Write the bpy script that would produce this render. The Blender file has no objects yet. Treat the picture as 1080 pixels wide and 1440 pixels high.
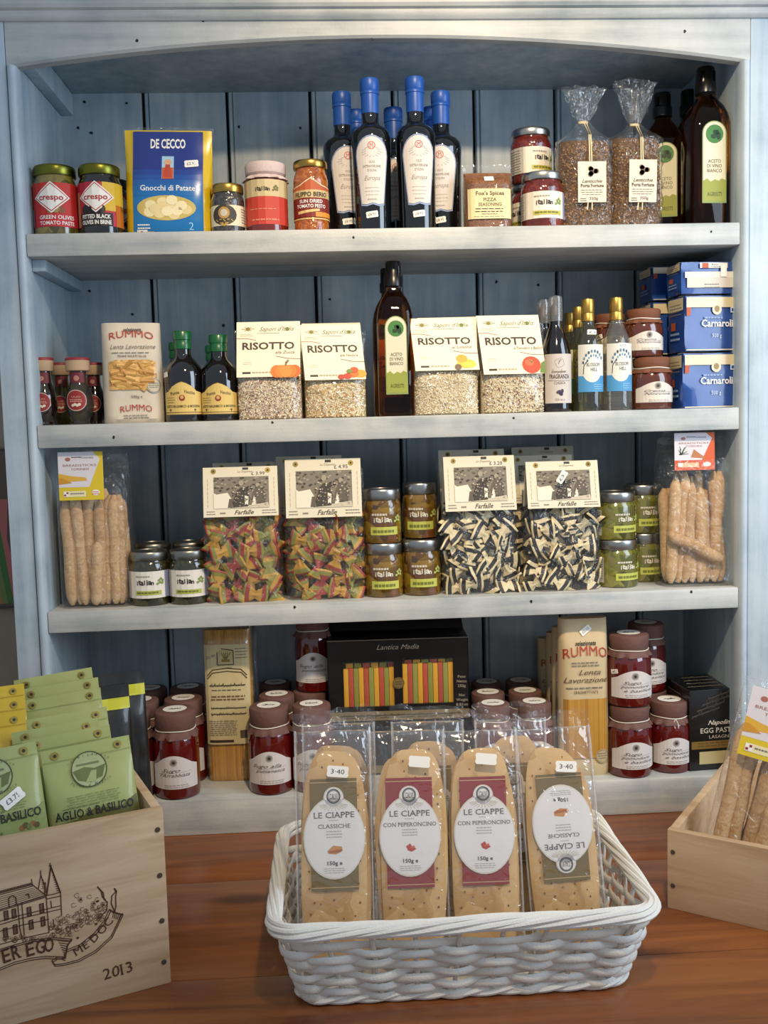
import bpy, bmesh, math, random
from mathutils import Vector, Matrix, noise

random.seed(11)
sc = bpy.context.scene
COL = sc.collection
PI = math.pi

# ------------------------------------------------------------------ camera
FPX = 1403.45                                   # focal length in pixels of the 1080 x 1440 frame
CAM = Vector((-0.1144, -1.7043, 0.7084))
def _axes(pitch, yaw, roll):
    F0 = Vector((math.sin(yaw), math.cos(yaw), 0)); R0 = Vector((math.cos(yaw), -math.sin(yaw), 0)); U0 = Vector((0, 0, 1))
    F = F0*math.cos(pitch) - U0*math.sin(pitch); U = U0*math.cos(pitch) + F0*math.sin(pitch)
    R = R0*math.cos(roll) + U*math.sin(roll); U = U*math.cos(roll) - R0*math.sin(roll)
    return R, U, F
CR, CU, CF = _axes(0.0877, 0.0538, -0.0267)
cd = bpy.data.cameras.new('camera'); cam = bpy.data.objects.new('camera', cd); COL.objects.link(cam)
cd.sensor_fit = 'VERTICAL'; cd.sensor_height = 36; cd.sensor_width = 27; cd.lens = 36*FPX/1440; cd.clip_start = .05
cam.matrix_world = Matrix(((CR.x, CU.x, -CF.x, CAM.x), (CR.y, CU.y, -CF.y, CAM.y), (CR.z, CU.z, -CF.z, CAM.z), (0, 0, 0, 1)))
sc.camera = cam
def ray(px, py): return CF + CR*((px-540)/FPX) + CU*((720-py)/FPX)
def at(px, py, y):
    d = ray(px, py); return CAM + d*((y-CAM.y)/d.y)
def on(px, py, z):
    d = ray(px, py); return CAM + d*((z-CAM.z)/d.z)
def pix(p):
    d = Vector(p)-CAM; z = d.dot(CF); return 540+FPX*d.dot(CR)/z, 720-FPX*d.dot(CU)/z

# ------------------------------------------------------------------ light
def srgb(h):
    h = h.lstrip('#'); c = [int(h[i:i+2], 16)/255 for i in (0, 2, 4)]
    return tuple(x/12.92 if x <= .04045 else ((x+.055)/1.055)**2.4 for x in c) + (1,)
w = bpy.data.worlds.new('world'); sc.world = w; w.use_nodes = True
w.node_tree.nodes['Background'].inputs[0].default_value = (.60, .71, .84, 1)
w.node_tree.nodes['Background'].inputs[1].default_value = .58
def light(name, kind, loc, target, energy, color, **k):
    d = bpy.data.lights.new(name, kind); o = bpy.data.objects.new(name, d); COL.objects.link(o)
    o.location = loc; o.rotation_euler = (Vector(target)-Vector(loc)).to_track_quat('-Z', 'Y').to_euler()
    d.energy = energy; d.color = color
    for a, b in k.items(): setattr(d, a, b)
    return o
light('ceiling_lamp', 'SPOT', (.12, -1.36, 1.86), (.22, .1, .62), 130, (1, .78, .50), shadow_soft_size=.045, spot_size=math.radians(68), spot_blend=1)
light('window_daylight', 'AREA', (1.45, -1.0, 1.12), (.1, -.05, .62), 23, (.70, .84, 1), shape='RECTANGLE', size=.8, size_y=1.3)
sc.view_settings.view_transform = 'Standard'; sc.view_settings.look = 'None'
sc.view_settings.exposure = 0.0; sc.view_settings.gamma = 1; sc.view_settings.use_curve_mapping = False
sc.cycles.transparent_max_bounces = 24; sc.cycles.sample_clamp_indirect = 6

# ------------------------------------------------------------------ materials
MATS = {}
def newmat(name):
    m = bpy.data.materials.new(name); m.use_nodes = True
    return m, m.node_tree, m.node_tree.nodes['Principled BSDF']
def N(nt, t, **k):
    n = nt.nodes.new(t)
    for a, b in k.items():
        if a in n.inputs.keys(): n.inputs[a].default_value = b
        else: setattr(n, a, b)
    return n
def ramp(nt, stops, interp='LINEAR'):
    r = nt.nodes.new('ShaderNodeValToRGB'); e = r.color_ramp.elements; r.color_ramp.interpolation = interp
    while len(e) < len(stops): e.new(.5)
    for el, (p, c) in zip(e, stops): el.position = p; el.color = c if not isinstance(c, str) else srgb(c)
    return r
def coords(nt, scale=(1, 1, 1), rot=(0, 0, 0), world=False):
    if world: s = N(nt, 'ShaderNodeNewGeometry').outputs['Position']
    else: s = N(nt, 'ShaderNodeTexCoord').outputs['Object']
    mp = nt.nodes.new('ShaderNodeMapping'); mp.inputs['Scale'].default_value = scale; mp.inputs['Rotation'].default_value = rot
    nt.links.new(s, mp.inputs[0]); return mp.outputs[0]
def P(hexcol, rough=.55, metal=0, coat=0, spec=.5, bump=0, bscale=200):
    """plain colour with a little grain; cached"""
    key = (hexcol, rough, metal, coat, spec, bump, bscale)
    if key in MATS: return MATS[key]
    m, nt, b = newmat('colour_'+hexcol.lstrip('#'))
    b.inputs['Base Color'].default_value = srgb(hexcol); b.inputs['Roughness'].default_value = rough
    b.inputs['Metallic'].default_value = metal; b.inputs['Coat Weight'].default_value = coat; b.inputs['Coat Roughness'].default_value = .04
    b.inputs['Specular IOR Level'].default_value = spec
    if bump:
        n = N(nt, 'ShaderNodeTexNoise', Scale=bscale); nt.links.new(coords(nt), n.inputs[0])
        bp = N(nt, 'ShaderNodeBump', Strength=bump, Distance=.003); nt.links.new(n.outputs[0], bp.inputs['Height']); nt.links.new(bp.outputs[0], b.inputs['Normal'])
    MATS[key] = m; return m
def cells(name, cols, scale=60, rough=.12, coat=1, bump=.3, stretch=(1, 1, 1), jitter=.25):
    """lumpy contents seen through glass or film: each cell its own colour"""
    if name in MATS: return MATS[name]
    m, nt, b = newmat(name)
    v = N(nt, 'ShaderNodeTexVoronoi', Scale=scale); c = coords(nt, stretch)
    nz = N(nt, 'ShaderNodeTexNoise', Scale=scale*.5); nt.links.new(c, nz.inputs[0])
    mx = N(nt, 'ShaderNodeMixRGB'); mx.inputs[0].default_value = jitter*.12; nt.links.new(c, mx.inputs[1]); nt.links.new(nz.outputs['Color'], mx.inputs[2])
    nt.links.new(mx.outputs[0], v.inputs[0])
    sep = N(nt, 'ShaderNodeSeparateColor'); nt.links.new(v.outputs['Color'], sep.inputs[0])
    r = ramp(nt, [(i/max(1, len(cols)-1), c) for i, c in enumerate(cols)]); nt.links.new(sep.outputs[0], r.inputs[0])
    nt.links.new(r.outputs[0], b.inputs['Base Color'])
    b.inputs['Roughness'].default_value = rough; b.inputs['Coat Weight'].default_value = coat; b.inputs['Coat Roughness'].default_value = .05
    bp = N(nt, 'ShaderNodeBump', Strength=bump, Distance=.004); bp.invert = True
    nt.links.new(v.outputs['Distance'], bp.inputs['Height']); nt.links.new(bp.outputs[0], b.inputs['Normal'])
    MATS[name] = m; return m
def wood(name, cols, grain=(3, 60, 60), rough=.5, scale=1.0, bump=.1, coat=0, knots=0):
    if name in MATS: return MATS[name]
    m, nt, b = newmat(name); c = coords(nt, tuple(g*scale for g in grain))
    n1 = N(nt, 'ShaderNodeTexNoise', Scale=1, Detail=8, Roughness=.62, Distortion=.6); nt.links.new(c, n1.inputs[0])
    r = ramp(nt, [(.28+.44*i/(len(cols)-1), x) for i, x in enumerate(cols)]); nt.links.new(n1.outputs[0], r.inputs[0])
    out = r.outputs[0]
    if knots:
        c2 = coords(nt, (3.2, 9, 9)); v = N(nt, 'ShaderNodeTexVoronoi', Scale=1.1); nt.links.new(c2, v.inputs[0])
        rr = ramp(nt, [(0, '#ffffff'), (.1, '#ffffff'), (.22, '#000000')]); nt.links.new(v.outputs['Distance'], rr.inputs[0])
        mx = N(nt, 'ShaderNodeMixRGB', blend_type='MULTIPLY'); mx.inputs[2].default_value = srgb('#5a2a12')
        ml = N(nt, 'ShaderNodeMath', operation='MULTIPLY'); ml.inputs[1].default_value = knots; nt.links.new(rr.outputs[0], ml.inputs[0])
        nt.links.new(ml.outputs[0], mx.inputs[0]); nt.links.new(out, mx.inputs[1]); out = mx.outputs[0]
    nt.links.new(out, b.inputs['Base Color']); b.inputs['Roughness'].default_value = rough; b.inputs['Coat Weight'].default_value = coat; b.inputs['Coat Roughness'].default_value = .2
    bp = N(nt, 'ShaderNodeBump', Strength=bump, Distance=.002); nt.links.new(n1.outputs[0], bp.inputs['Height']); nt.links.new(bp.outputs[0], b.inputs['Normal'])
    MATS[name] = m; return m
def painted(name, cols, grain, rough=.45):
    """brushed, worn chalky paint: long brush streaks, cloudy wear patches and a fine speckle"""
    m, nt, b = newmat(name); c = coords(nt, grain, world=True); c2 = coords(nt, (1, 1, 1), world=True)
    n1 = N(nt, 'ShaderNodeTexNoise', Scale=1, Detail=6, Roughness=.6); nt.links.new(c, n1.inputs[0])
    n2 = N(nt, 'ShaderNodeTexNoise', Scale=9, Detail=5, Roughness=.6); nt.links.new(c2, n2.inputs[0])
    ad = N(nt, 'ShaderNodeMath', operation='ADD'); nt.links.new(n1.outputs[0], ad.inputs[0]); nt.links.new(n2.outputs[0], ad.inputs[1])
    hf = N(nt, 'ShaderNodeMath', operation='MULTIPLY'); hf.inputs[1].default_value = .5; nt.links.new(ad.outputs[0], hf.inputs[0])
    r = ramp(nt, [(.33+.34*i/(len(cols)-1), x) for i, x in enumerate(cols)]); nt.links.new(hf.outputs[0], r.inputs[0])
    nt.links.new(r.outputs[0], b.inputs['Base Color']); b.inputs['Roughness'].default_value = rough
    n3 = N(nt, 'ShaderNodeTexNoise', Scale=260, Detail=3); nt.links.new(c2, n3.inputs[0])
    a2 = N(nt, 'ShaderNodeMath', operation='MULTIPLY_ADD'); a2.inputs[1].default_value = .35; nt.links.new(n3.outputs[0], a2.inputs[0]); nt.links.new(n1.outputs[0], a2.inputs[2])
    bp = N(nt, 'ShaderNodeBump', Strength=.22, Distance=.003); nt.links.new(a2.outputs[0], bp.inputs['Height']); nt.links.new(bp.outputs[0], b.inputs['Normal'])
    return m
def film(name, rough=.06, amount=1.0, tint='#ffffff', haze=0.012, bump=.5, bscale=35):
    """clear crinkled cellophane: transparent with a fresnel sheen"""
    if name in MATS: return MATS[name]
    m, nt, b = newmat(name); nt.nodes.remove(b); out = nt.nodes['Material Output']
    t = N(nt, 'ShaderNodeBsdfTransparent'); t.inputs[0].default_value = srgb(tint)
    g = N(nt, 'ShaderNodeBsdfGlossy'); g.inputs['Roughness'].default_value = rough; g.inputs['Color'].default_value = (1, 1, 1, 1)
    d = N(nt, 'ShaderNodeBsdfDiffuse'); d.inputs[0].default_value = (.9, .9, .92, 1)
    n = N(nt, 'ShaderNodeTexNoise', Scale=bscale, Detail=3, Roughness=.5, Distortion=1.2); nt.links.new(coords(nt), n.inputs[0])
    bp = N(nt, 'ShaderNodeBump', Strength=bump, Distance=.012); nt.links.new(n.outputs[0], bp.inputs['Height'])
    fr0 = N(nt, 'ShaderNodeLayerWeight', Blend=.5); pw = N(nt, 'ShaderNodeMath', operation='POWER'); pw.inputs[1].default_value = 4.5
    nt.links.new(fr0.outputs['Facing'], pw.inputs[0]); fr = N(nt, 'ShaderNodeMath', operation='MULTIPLY_ADD'); fr.inputs[1].default_value = .75; fr.inputs[2].default_value = .045; nt.links.new(pw.outputs[0], fr.inputs[0])
    nt.links.new(bp.outputs[0], g.inputs['Normal'])
    ml = N(nt, 'ShaderNodeMath', operation='MULTIPLY'); ml.inputs[1].default_value = amount; ml.use_clamp = True; nt.links.new(fr.outputs[0], ml.inputs[0])
    m0 = N(nt, 'ShaderNodeMixShader'); m0.inputs[0].default_value = haze; nt.links.new(t.outputs[0], m0.inputs[1]); nt.links.new(d.outputs[0], m0.inputs[2])
    mx = N(nt, 'ShaderNodeMixShader'); nt.links.new(ml.outputs[0], mx.inputs[0]); nt.links.new(m0.outputs[0], mx.inputs[1]); nt.links.new(g.outputs[0], mx.inputs[2])
    nt.links.new(mx.outputs[0], out.inputs[0]); MATS[name] = m; return m
def glass(name, col, rough=.02):
    if name in MATS: return MATS[name]
    m, nt, b = newmat(name); b.inputs['Base Color'].default_value = srgb(col); b.inputs['Transmission Weight'].default_value = 1
    b.inputs['Roughness'].default_value = rough; b.inputs['IOR'].default_value = 1.33; MATS[name] = m; return m

PAINT_FRONT = painted('chalky_white_paint', ['#8c9496', '#b6b7b3', '#cdcbc5'], (2.5, 40, 40))
PAINT_POST = painted('chalky_blue_white_paint', ['#8fa0ac', '#b2bfc8', '#c5cfd6'], (40, 40, 2.5))
PAINT_BOARD = painted('blue_grey_board_paint', ['#7f909c', '#a0adb5', '#bec4c4'], (40, 40, 2.0))
PAINT_SIDE = painted('blue_side_paint', ['#8aa0af', '#a5b6c0', '#bac5ca'], (40, 40, 2.0))
TABLE = wood('varnished_pine_table', ['#54290f', '#74401f', '#8a5028', '#9a5e30'], grain=(2.2, 26, 26), rough=.34, coat=.25, bump=.05, knots=.8)
CRATE = wood('raw_pine_crate', ['#a88a68', '#bb9d7a', '#c7ab8a', '#d0b797'], grain=(3.5, 30, 42), rough=.65, bump=.08)
DARK = P('#15110f', .7)
FILM = film('clear_film'); FILM2 = film('crinkled_film', amount=1.25, bscale=55, bump=.9, haze=.012); FILM3 = film('stiff_tray_film', rough=.05, amount=1.8, bscale=22, bump=.9, haze=.02); FILME = film('welded_film_edge', rough=.12, amount=3, haze=.22, bump=.6)
SILVER = P('#b9b6ae', .28, 1); GOLD = P('#b7934a', .28, 1); GOLDG = P('#76762f', .32, 1); COPPER = P('#a9743a', .3, 1)
INK = P('#2b2724', .6); GREYINK = P('#7d766c', .6); WHITE = P('#efeae0', .55); CREAM = P('#eee2c4', .55); BROWNINK = P('#4a2c1a', .7)

# ------------------------------------------------------------------ mesh building
class MB:
    """collects faces with materials and links them as ONE mesh object"""
    def __init__(s): s.v = []; s.f = []; s.m = []; s.mats = []
    def mi(s, mat):
        if mat not in s.mats: s.mats.append(mat)
        return s.mats.index(mat)
    def add(s, verts, faces, mat):
        o = len(s.v); s.v += [tuple(p) for p in verts]; k = s.mi(mat)
        for f in faces: s.f.append(tuple(i+o for i in f)); s.m.append(k)
        return s
    def face(s, pts, mat): return s.add(pts, [tuple(range(len(pts)))], mat)
    def box(s, x0, x1, y0, y1, z0, z1, mat, bev=0):
        if bev <= 0:
            v = [(x, y, z) for x in (x0, x1) for y in (y0, y1) for z in (z0, z1)]
            return s.add(v, [(0, 1, 3, 2), (4, 6, 7, 5), (0, 4, 5, 1), (2, 3, 7, 6), (0, 2, 6, 4), (1, 5, 7, 3)], mat)
        bm = bmesh.new(); bmesh.ops.create_cube(bm, size=1)
        for q in bm.verts: q.co = Vector(((x0+x1)/2+q.co.x*(x1-x0), (y0+y1)/2+q.co.y*(y1-y0), (z0+z1)/2+q.co.z*(z1-z0)))
        bmesh.ops.bevel(bm, geom=bm.edges[:], offset=bev, segments=2, affect='EDGES', profile=.6); return s.bm(bm, mat)
    def bm(s, bm, mat):
        bm.verts.ensure_lookup_table(); bm.verts.index_update()
        s.add([q.co[:] for q in bm.verts], [[q.index for q in f.verts] for f in bm.faces], mat); bm.free(); return s
    def lathe(s, prof, mat, seg=28, sq=0, ruff=None, cx=0, cy=0, ry=1.0):
        """prof: (r, z) pairs; sq > 0 gives a squarish section; ruff(r, z, a) changes the radius"""
        vs = []; fs = []
        for r, z in prof:
            for i in range(seg):
                a = 2*PI*i/seg; k = 1
                if sq: n = 2+sq; k = (abs(math.cos(a))**n+abs(math.sin(a))**n)**(-1/n)
                rr = r*k
                if ruff: rr = ruff(rr, z, a)
                vs.append((cx+rr*math.sin(a), cy-rr*ry*math.cos(a), z))
        for j in range(len(prof)-1):
            for i in range(seg):
                a = j*seg+i; b = j*seg+(i+1) % seg; fs.append((a, b, b+seg, a+seg))
        if prof[0][0] > 1e-5: fs.append(tuple(reversed(range(seg))))
        if prof[-1][0] > 1e-5: fs.append(tuple(range((len(prof)-1)*seg, len(prof)*seg)))
        return s.add(vs, fs, mat)
    def tube(s, pts, r, mat, seg=6, flat=1.0, closed=False, up=(0, 0, 1), cap=True):
        """pts along a path; r number or list; flat squashes the section sideways to 'up'"""
        n = len(pts); pts = [Vector(p) for p in pts]; vs = []; fs = []; U = Vector(up)
        for i, p in enumerate(pts):
            a = pts[(i-1) % n] if (closed or i) else p; b = pts[(i+1) % n] if (closed or i < n-1) else p
            t = (b-a).normalized(); sd = t.cross(U if abs(t.dot(U)) < .85 else Vector((0, 1, 0)))
            if sd.length < 1e-4: sd = t.cross(Vector((1, 0, 0)))
            sd.normalize(); u = sd.cross(t); rr = r[i] if isinstance(r, (list, tuple)) else r
            for k in range(seg):
                an = 2*PI*k/seg; vs.append(p+sd*(rr*flat*math.cos(an))+u*(rr*math.sin(an)))
        for j in range(n if closed else n-1):
            for k in range(seg):
                a = j*seg+k; b = j*seg+(k+1) % seg; c = ((j+1) % n)*seg; fs.append((a, b, c+(k+1) % seg, c+k))
        if cap and not closed: fs.append(tuple(reversed(range(seg)))); fs.append(tuple(range((n-1)*seg, n*seg)))
        return s.add(vs, fs, mat)
    def mesh(s, name, smooth=True, ang=38):
        me = bpy.data.meshes.new(name); me.from_pydata(s.v, [], s.f)
        for m in s.mats: me.materials.append(m)
        me.polygons.foreach_set('material_index', s.m)
        if smooth:
            me.polygons.foreach_set('use_smooth', [True]*len(me.polygons)); me.set_sharp_from_angle(angle=math.radians(ang))
        me.update(); return me
    def build(s, name, parent=None, smooth=True, ang=38, loc=None, rot=None):
        return place(name, s.mesh(name, smooth, ang), parent, loc, rot)
def place(name, me, parent=None, loc=None, rot=None):
    o = bpy.data.objects.new(name, me); COL.objects.link(o); o.parent = parent
    if loc is not None: o.location = loc
    if rot is not None: o.rotation_euler = rot
    return o
USED = {}
def thing(name, label, cat, loc, rz=0, group=None, rx=0, ry=0):
    o = bpy.data.objects.new(name, None); COL.objects.link(o); o.empty_display_size = .02
    o.location = loc; o.rotation_euler = (rx, ry, rz); o['label'] = label; o['category'] = cat
    if group: o['group'] = group
    return o
def copy_tree(o, parent=None):
    c = o.copy(); COL.objects.link(c); c.parent = parent
    for ch in list(o.children): copy_tree(ch, c)
    return c
def copied(src, label, loc, rz=0, group=None, scale=1, rx=0, ry=0):
    c = copy_tree(src); c['label'] = label; c.location = loc; c.rotation_euler = (rx, ry, rz); c.scale = (scale,)*3
    if group: c['group'] = group
    elif 'group' in c: del c['group']
    return c

# ------------------------------------------------------------------ flat print
TXT = {}
def glyphs(s, bold=0., serif=False, shear=0.):
    key = (s, bold, serif, shear)
    if key in TXT: return TXT[key]
    cu = bpy.data.curves.new('t', 'FONT'); cu.body = s; cu.size = 1; cu.resolution_u = 2; cu.offset = bold; cu.shear = shear
    ob = bpy.data.objects.new('t', cu); me = bpy.data.meshes.new_from_object(ob)
    k = 1/.70
    vs = [(v.co.x*k, v.co.y*k) for v in me.vertices]; fs = [tuple(p.vertices) for p in me.polygons]
    polys = [[vs[i] for i in f] for f in fs]
    if serif:
        cnt = {}
        for f in fs:
            for a, b in zip(f, f[1:]+f[:1]): e = (min(a, b), max(a, b)); cnt[e] = cnt.get(e, 0)+1
        for (a, b), n in cnt.items():
            if n == 1:
                (x0, y0), (x1, y1) = vs[a], vs[b]
                if abs(y0-y1) < .01 and .05 < abs(x0-x1) < .34:
                    x0, x1 = min(x0, x1), max(x0, x1)
                    if abs(y0) < .07+abs(bold)*2: polys.append([(x0-.065, y0), (x1+.065, y0), (x1+.065, y0+.06), (x0-.065, y0+.06)])
                    elif y0 > .68: polys.append([(x0-.065, y0-.06), (x1+.065, y0-.06), (x1+.065, y0), (x0-.065, y0)])
    xs = [p[0] for q in polys for p in q] or [0, 1]
    x0, x1 = min(xs), max(xs); polys = [[(x-x0, y) for x, y in q] for q in polys]
    bpy.data.objects.remove(ob); bpy.data.curves.remove(cu); bpy.data.meshes.remove(me)
    TXT[key] = (polys, x1-x0); return TXT[key]
class Print:
    """flat artwork in metres: u across, v up, layer by layer; put() lays it on a surface"""
    def __init__(s, w=1, h=1): s.q = []; s.w = w; s.h = h
    def S(s, pts): return [(x*s.w, y*s.h) for x, y in pts]
    def poly(s, pts, m, l=0): s.q.append((s.S(pts), m, l)); return s
    def rect(s, x0, y0, x1, y1, m, l=0): return s.poly([(x0, y0), (x1, y0), (x1, y1), (x0, y1)], m, l)
    def disc(s, x, y, r, m, l=1, ry=None, n=18, a0=0, a1=2*PI):
        ry = r*s.w/s.h if ry is None else ry
        return s.poly([(x+r*math.cos(a0+(a1-a0)*i/n), y+ry*math.sin(a0+(a1-a0)*i/n)) for i in range(n+(0 if a1-a0 > 6.2 else 1))], m, l)
    def line(s, pts, wd, m, l=1):
        """stroke, wd in metres"""
        p = s.S(pts)
        for (x0, y0), (x1, y1) in zip(p, p[1:]):
            d = math.hypot(x1-x0, y1-y0)
            if d < 1e-7: continue
            nx, ny = -(y1-y0)/d*wd/2, (x1-x0)/d*wd/2; ex, ey = (x1-x0)/d*wd*.3, (y1-y0)/d*wd*.3
            s.q.append(([(x0-nx-ex, y0-ny-ey), (x1-nx+ex, y1-ny+ey), (x1+nx+ex, y1+ny+ey), (x0+nx-ex, y0+ny-ey)], m, l))
        return s
    def ring(s, x, y, r, wd, m, l=1, ry=None, n=20, a0=0, a1=2*PI):
        ry = r*s.w/s.h if ry is None else ry
        return s.line([(x+r*math.cos(a0+(a1-a0)*i/n), y+ry*math.sin(a0+(a1-a0)*i/n)) for i in range(n+1)], wd, m, l)
    def text(s, t, x, y, hh, m, l=2, w=None, bold=0., serif=False, shear=0., rot=0., align=.5, arc=0.):
        """hh cap height and w width as fractions of the label; x, y = middle of the baseline"""
        g, gw = glyphs(t, bold, serif, shear); k = hh*s.h; kx = k if w is None else w*s.w/gw
        c, sn = math.cos(rot), math.sin(rot)
        for q in g:
            o = []
            for a, b in q:
                a = (a-gw*align)*kx; b = b*k
                if arc: b += arc*s.h*(1-(a/(gw*kx/2))**2)
                o.append((x*s.w+a*c-b*sn, y*s.h+a*sn+b*c))
            s.q.append((o, m, l))
        return s
    def lines(s, x0, x1, y1, n, dy, th, m, l=1, seed=1, fill=.9):
        """unreadably small print: broken rows of word-length marks"""
        r = random.Random(seed)
        for i in range(n):
            y = y1-i*dy; x = x0+(x1-x0)*(1-fill)*r.random()*.5; xe = x1-(x1-x0)*(1-fill)*r.random()
            while x < xe:
                wl = (x1-x0)*r.uniform(.06, .2); s.rect(x, y-th, min(x+wl, xe), y, m, l); x += wl+(x1-x0)*.03
        return s
    def script(s, x0, x1, y, hh, wd, m, l=2, seed=1, slope=0.):
        """a line of looping handwriting"""
        r = random.Random(seed); n = max(8, int((x1-x0)*s.w/(hh*s.h)*9)); pts = []
        for i in range(n+1):
            t = i/n; up = hh*(1.0 if r.random() < .16 else .45)*(1 if i % 2 else 0) - (hh*.35 if (i % 2 == 0 and r.random() < .1) else 0)
            pts.append((x0+(x1-x0)*t+hh*.12*(1 if i % 2 else -1)*s.h/s.w, y+up+slope*t))
        return s.line(pts, wd, m, l)
    def put(s, mb, fn, us=None, vs=None, off=.00022):
        """map to 3D; us, vs: cut lines so that the print follows a curved surface"""
        by = {}
        for q, m, l in s.q: by.setdefault((m, l), []).append(q)
        for (m, l), qs in by.items():
            bm = bmesh.new()
            for q in qs:
                try: bm.faces.new([bm.verts.new((x, y, 0)) for x, y in q])
                except ValueError: pass
            for lst, no in ((us, (1, 0, 0)), (vs, (0, 1, 0))):
                for t in lst or ():
                    g = bm.verts[:]+bm.edges[:]+bm.faces[:]
                    bmesh.ops.bisect_plane(bm, geom=g, plane_co=(t*no[0], t*no[1], 0), plane_no=no, dist=1e-6)
            for q in bm.verts: q.co = Vector(fn(q.co.x, q.co.y, (l+1)*off))
            for f in bm.faces: f.smooth = True
            mb.bm(bm, m)
        return mb
def lin(a, b, n): return [a+(b-a)*i/n for i in range(n+1)]
def on_round(r, z0=0., turn=0.):
    """map for a label on an upright round body of radius r(v) or r"""
    R = r if callable(r) else (lambda v: r)
    def fn(u, v, o):
        k = R(v+z0)
        b = k if not callable(r) else R(z0+.0)
        a = u/max(b, k*.6)+turn; return ((k+o)*math.sin(a), -(k+o)*math.cos(a), v+z0)
    return fn
def wrap(mb, pr, r, z0, turn=0., off=.00022, extra=.0004):
    us = lin(-pr.w*.62, pr.w*.62, 16)
    return pr.put(mb, on_round(r+extra, z0, turn), us=us, off=off)
def flat(y=0., x=0., z=0.): return lambda u, v, o: (x+u, y-o, z+v)
def price(parent, x, y, z, txt, wd=.022, rot=0., fn=None, ink='#4a4650', rx=0.):
    """little white price sticker with scalloped ends"""
    p = Print(1, 1); h = wd*.5; e = [(-wd/2, -h*.32), (-wd*.44, -h*.5), (wd*.44, -h*.5), (wd/2, -h*.32), (wd*.47, 0), (wd/2, h*.32), (wd*.44, h*.5), (-wd*.44, h*.5), (-wd/2, h*.32), (-wd*.47, 0)]
    p.poly(e, WHITE, 0)
    if txt: p.text(txt, 0, -h*.2, h*.42, P(ink, .6), 1, w=wd*.62)
    c, s = math.cos(rot), math.sin(rot); mb = MB()
    f0 = fn or (lambda u, v, o: (u, -o, v))
    p.put(mb, lambda u, v, o: f0(u*c-v*s, u*s+v*c, o), us=lin(-wd, wd, 10) if fn else None)
    return mb.build('price_sticker', parent, smooth=False, loc=(x, y, z), rot=(rx, 0, 0))
S1, S2, S3, S4 = 1.036, .7217, .4054, .0636
DEPTH = .277
def spot(x0, x1, yt, Y, zs):
    """pixel box of a thing standing on shelf zs with its middle at depth Y -> X, width, height"""
    xm = (x0+x1)/2; X = at(xm, yt, Y).x
    for _ in range(3):
        yb = pix((X, Y, zs))[1]; ym = (yt+yb)/2; a = at(x0, ym, Y); b = at(x1, ym, Y); X = (a.x+b.x)/2
    return X, b.x-a.x, at(xm, yt, Y).z-zs
# ------------------------------------------------------------------ setting
def structure(mb, name): o = mb.build(name); o['kind'] = 'structure'; return o
WALLM = painted('beige_plaster', ['#8f7f6c', '#9c8c78', '#a89885'], (3, 3, 3), .8)
structure(MB().box(-2.2, 2.2, .33, .38, -.75, 2.4, WALLM), 'wall_back')
structure(MB().box(-2.2, 2.2, -2.6, .33, -.80, -.75, wood('dark_floor', ['#3a2c22', '#4b3a2d'], rough=.6)), 'floor')

# ------------------------------------------------------------------ table
t = thing('table', 'orange-brown varnished wooden table under the dresser and the crates', 'table', (0, 0, -.75))
for i, (y0, y1) in enumerate(((-.98, -.741), (-.74, -.461), (-.46, -.181), (-.18, .099), (.1, .325))):
    MB().box(-1.25, 1.25, y0, y1, -.04, 0, TABLE, .0008).build('plank', t, loc=(0, 0, .75))
MB().box(-1.15, 1.15, -.9, -.88, -.13, -.04, TABLE).build('apron', t, loc=(0, 0, .75))
for x in (-1.15, 1.09):
    for y in (-.92, .24): MB().box(x, x+.06, y, y+.06, -.75, -.04, TABLE, .004).build('leg', t, loc=(0, 0, .75))

# ------------------------------------------------------------------ dresser
dr = thing('dresser', 'open shelf dresser painted chalky pale blue-white with an arched top rail', 'dresser', (0, 0, 0))
HW = .6
for s in (-1, 1):
    outer = .655 if s < 0 else .70
    a, b = sorted((s*.6165, s*outer)); MB().box(a, b, 0, .022, 0, 1.44, PAINT_POST, .002).build('stile', dr)
    prof = [(s*.6155, .004), (s*.614, -.003), (s*.6085, -.006), (s*.603, -.003), (s*.6, .004), (s*.6, .022), (s*.6155, .022)]
    mb = MB(); n = len(prof); vs = [(x, y, z) for z in (0, 1.303) for x, y in prof]
    mb.add(vs, [(i, (i+1) % n, (i+1) % n+n, i+n) for i in range(n)]+[tuple(range(n)), tuple(range(n, 2*n))], PAINT_POST); mb.build('bead_moulding', dr, ang=60)
    a, b = sorted((s*.6, s*.622)); MB().box(a, b, .022, .292, 0, 1.38, PAINT_SIDE, .001).build('side_panel', dr)
    for z0, z1 in (((1.306, 1.347), (.978, S1-.0375)) if s < 0 else ()):
        a, b = sorted((s*.6, s*.577)); MB().box(a, b, .024, DEPTH, z0, z1, PAINT_SIDE, .003).build('shelf_batten', dr)
def knotmark(parent, x, z, y=-.0004, r=.003):
    rr = random.Random(int((x*7+z*13)*1000)); mb = MB()
    mb.face([(x+r*rr.uniform(.5, 1.2)*math.cos(k*PI/4), y, z+r*rr.uniform(.5, 1.2)*math.sin(k*PI/4)) for k in range(8)], DARK); return mb.build('nail_hole', parent, smooth=False)
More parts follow.
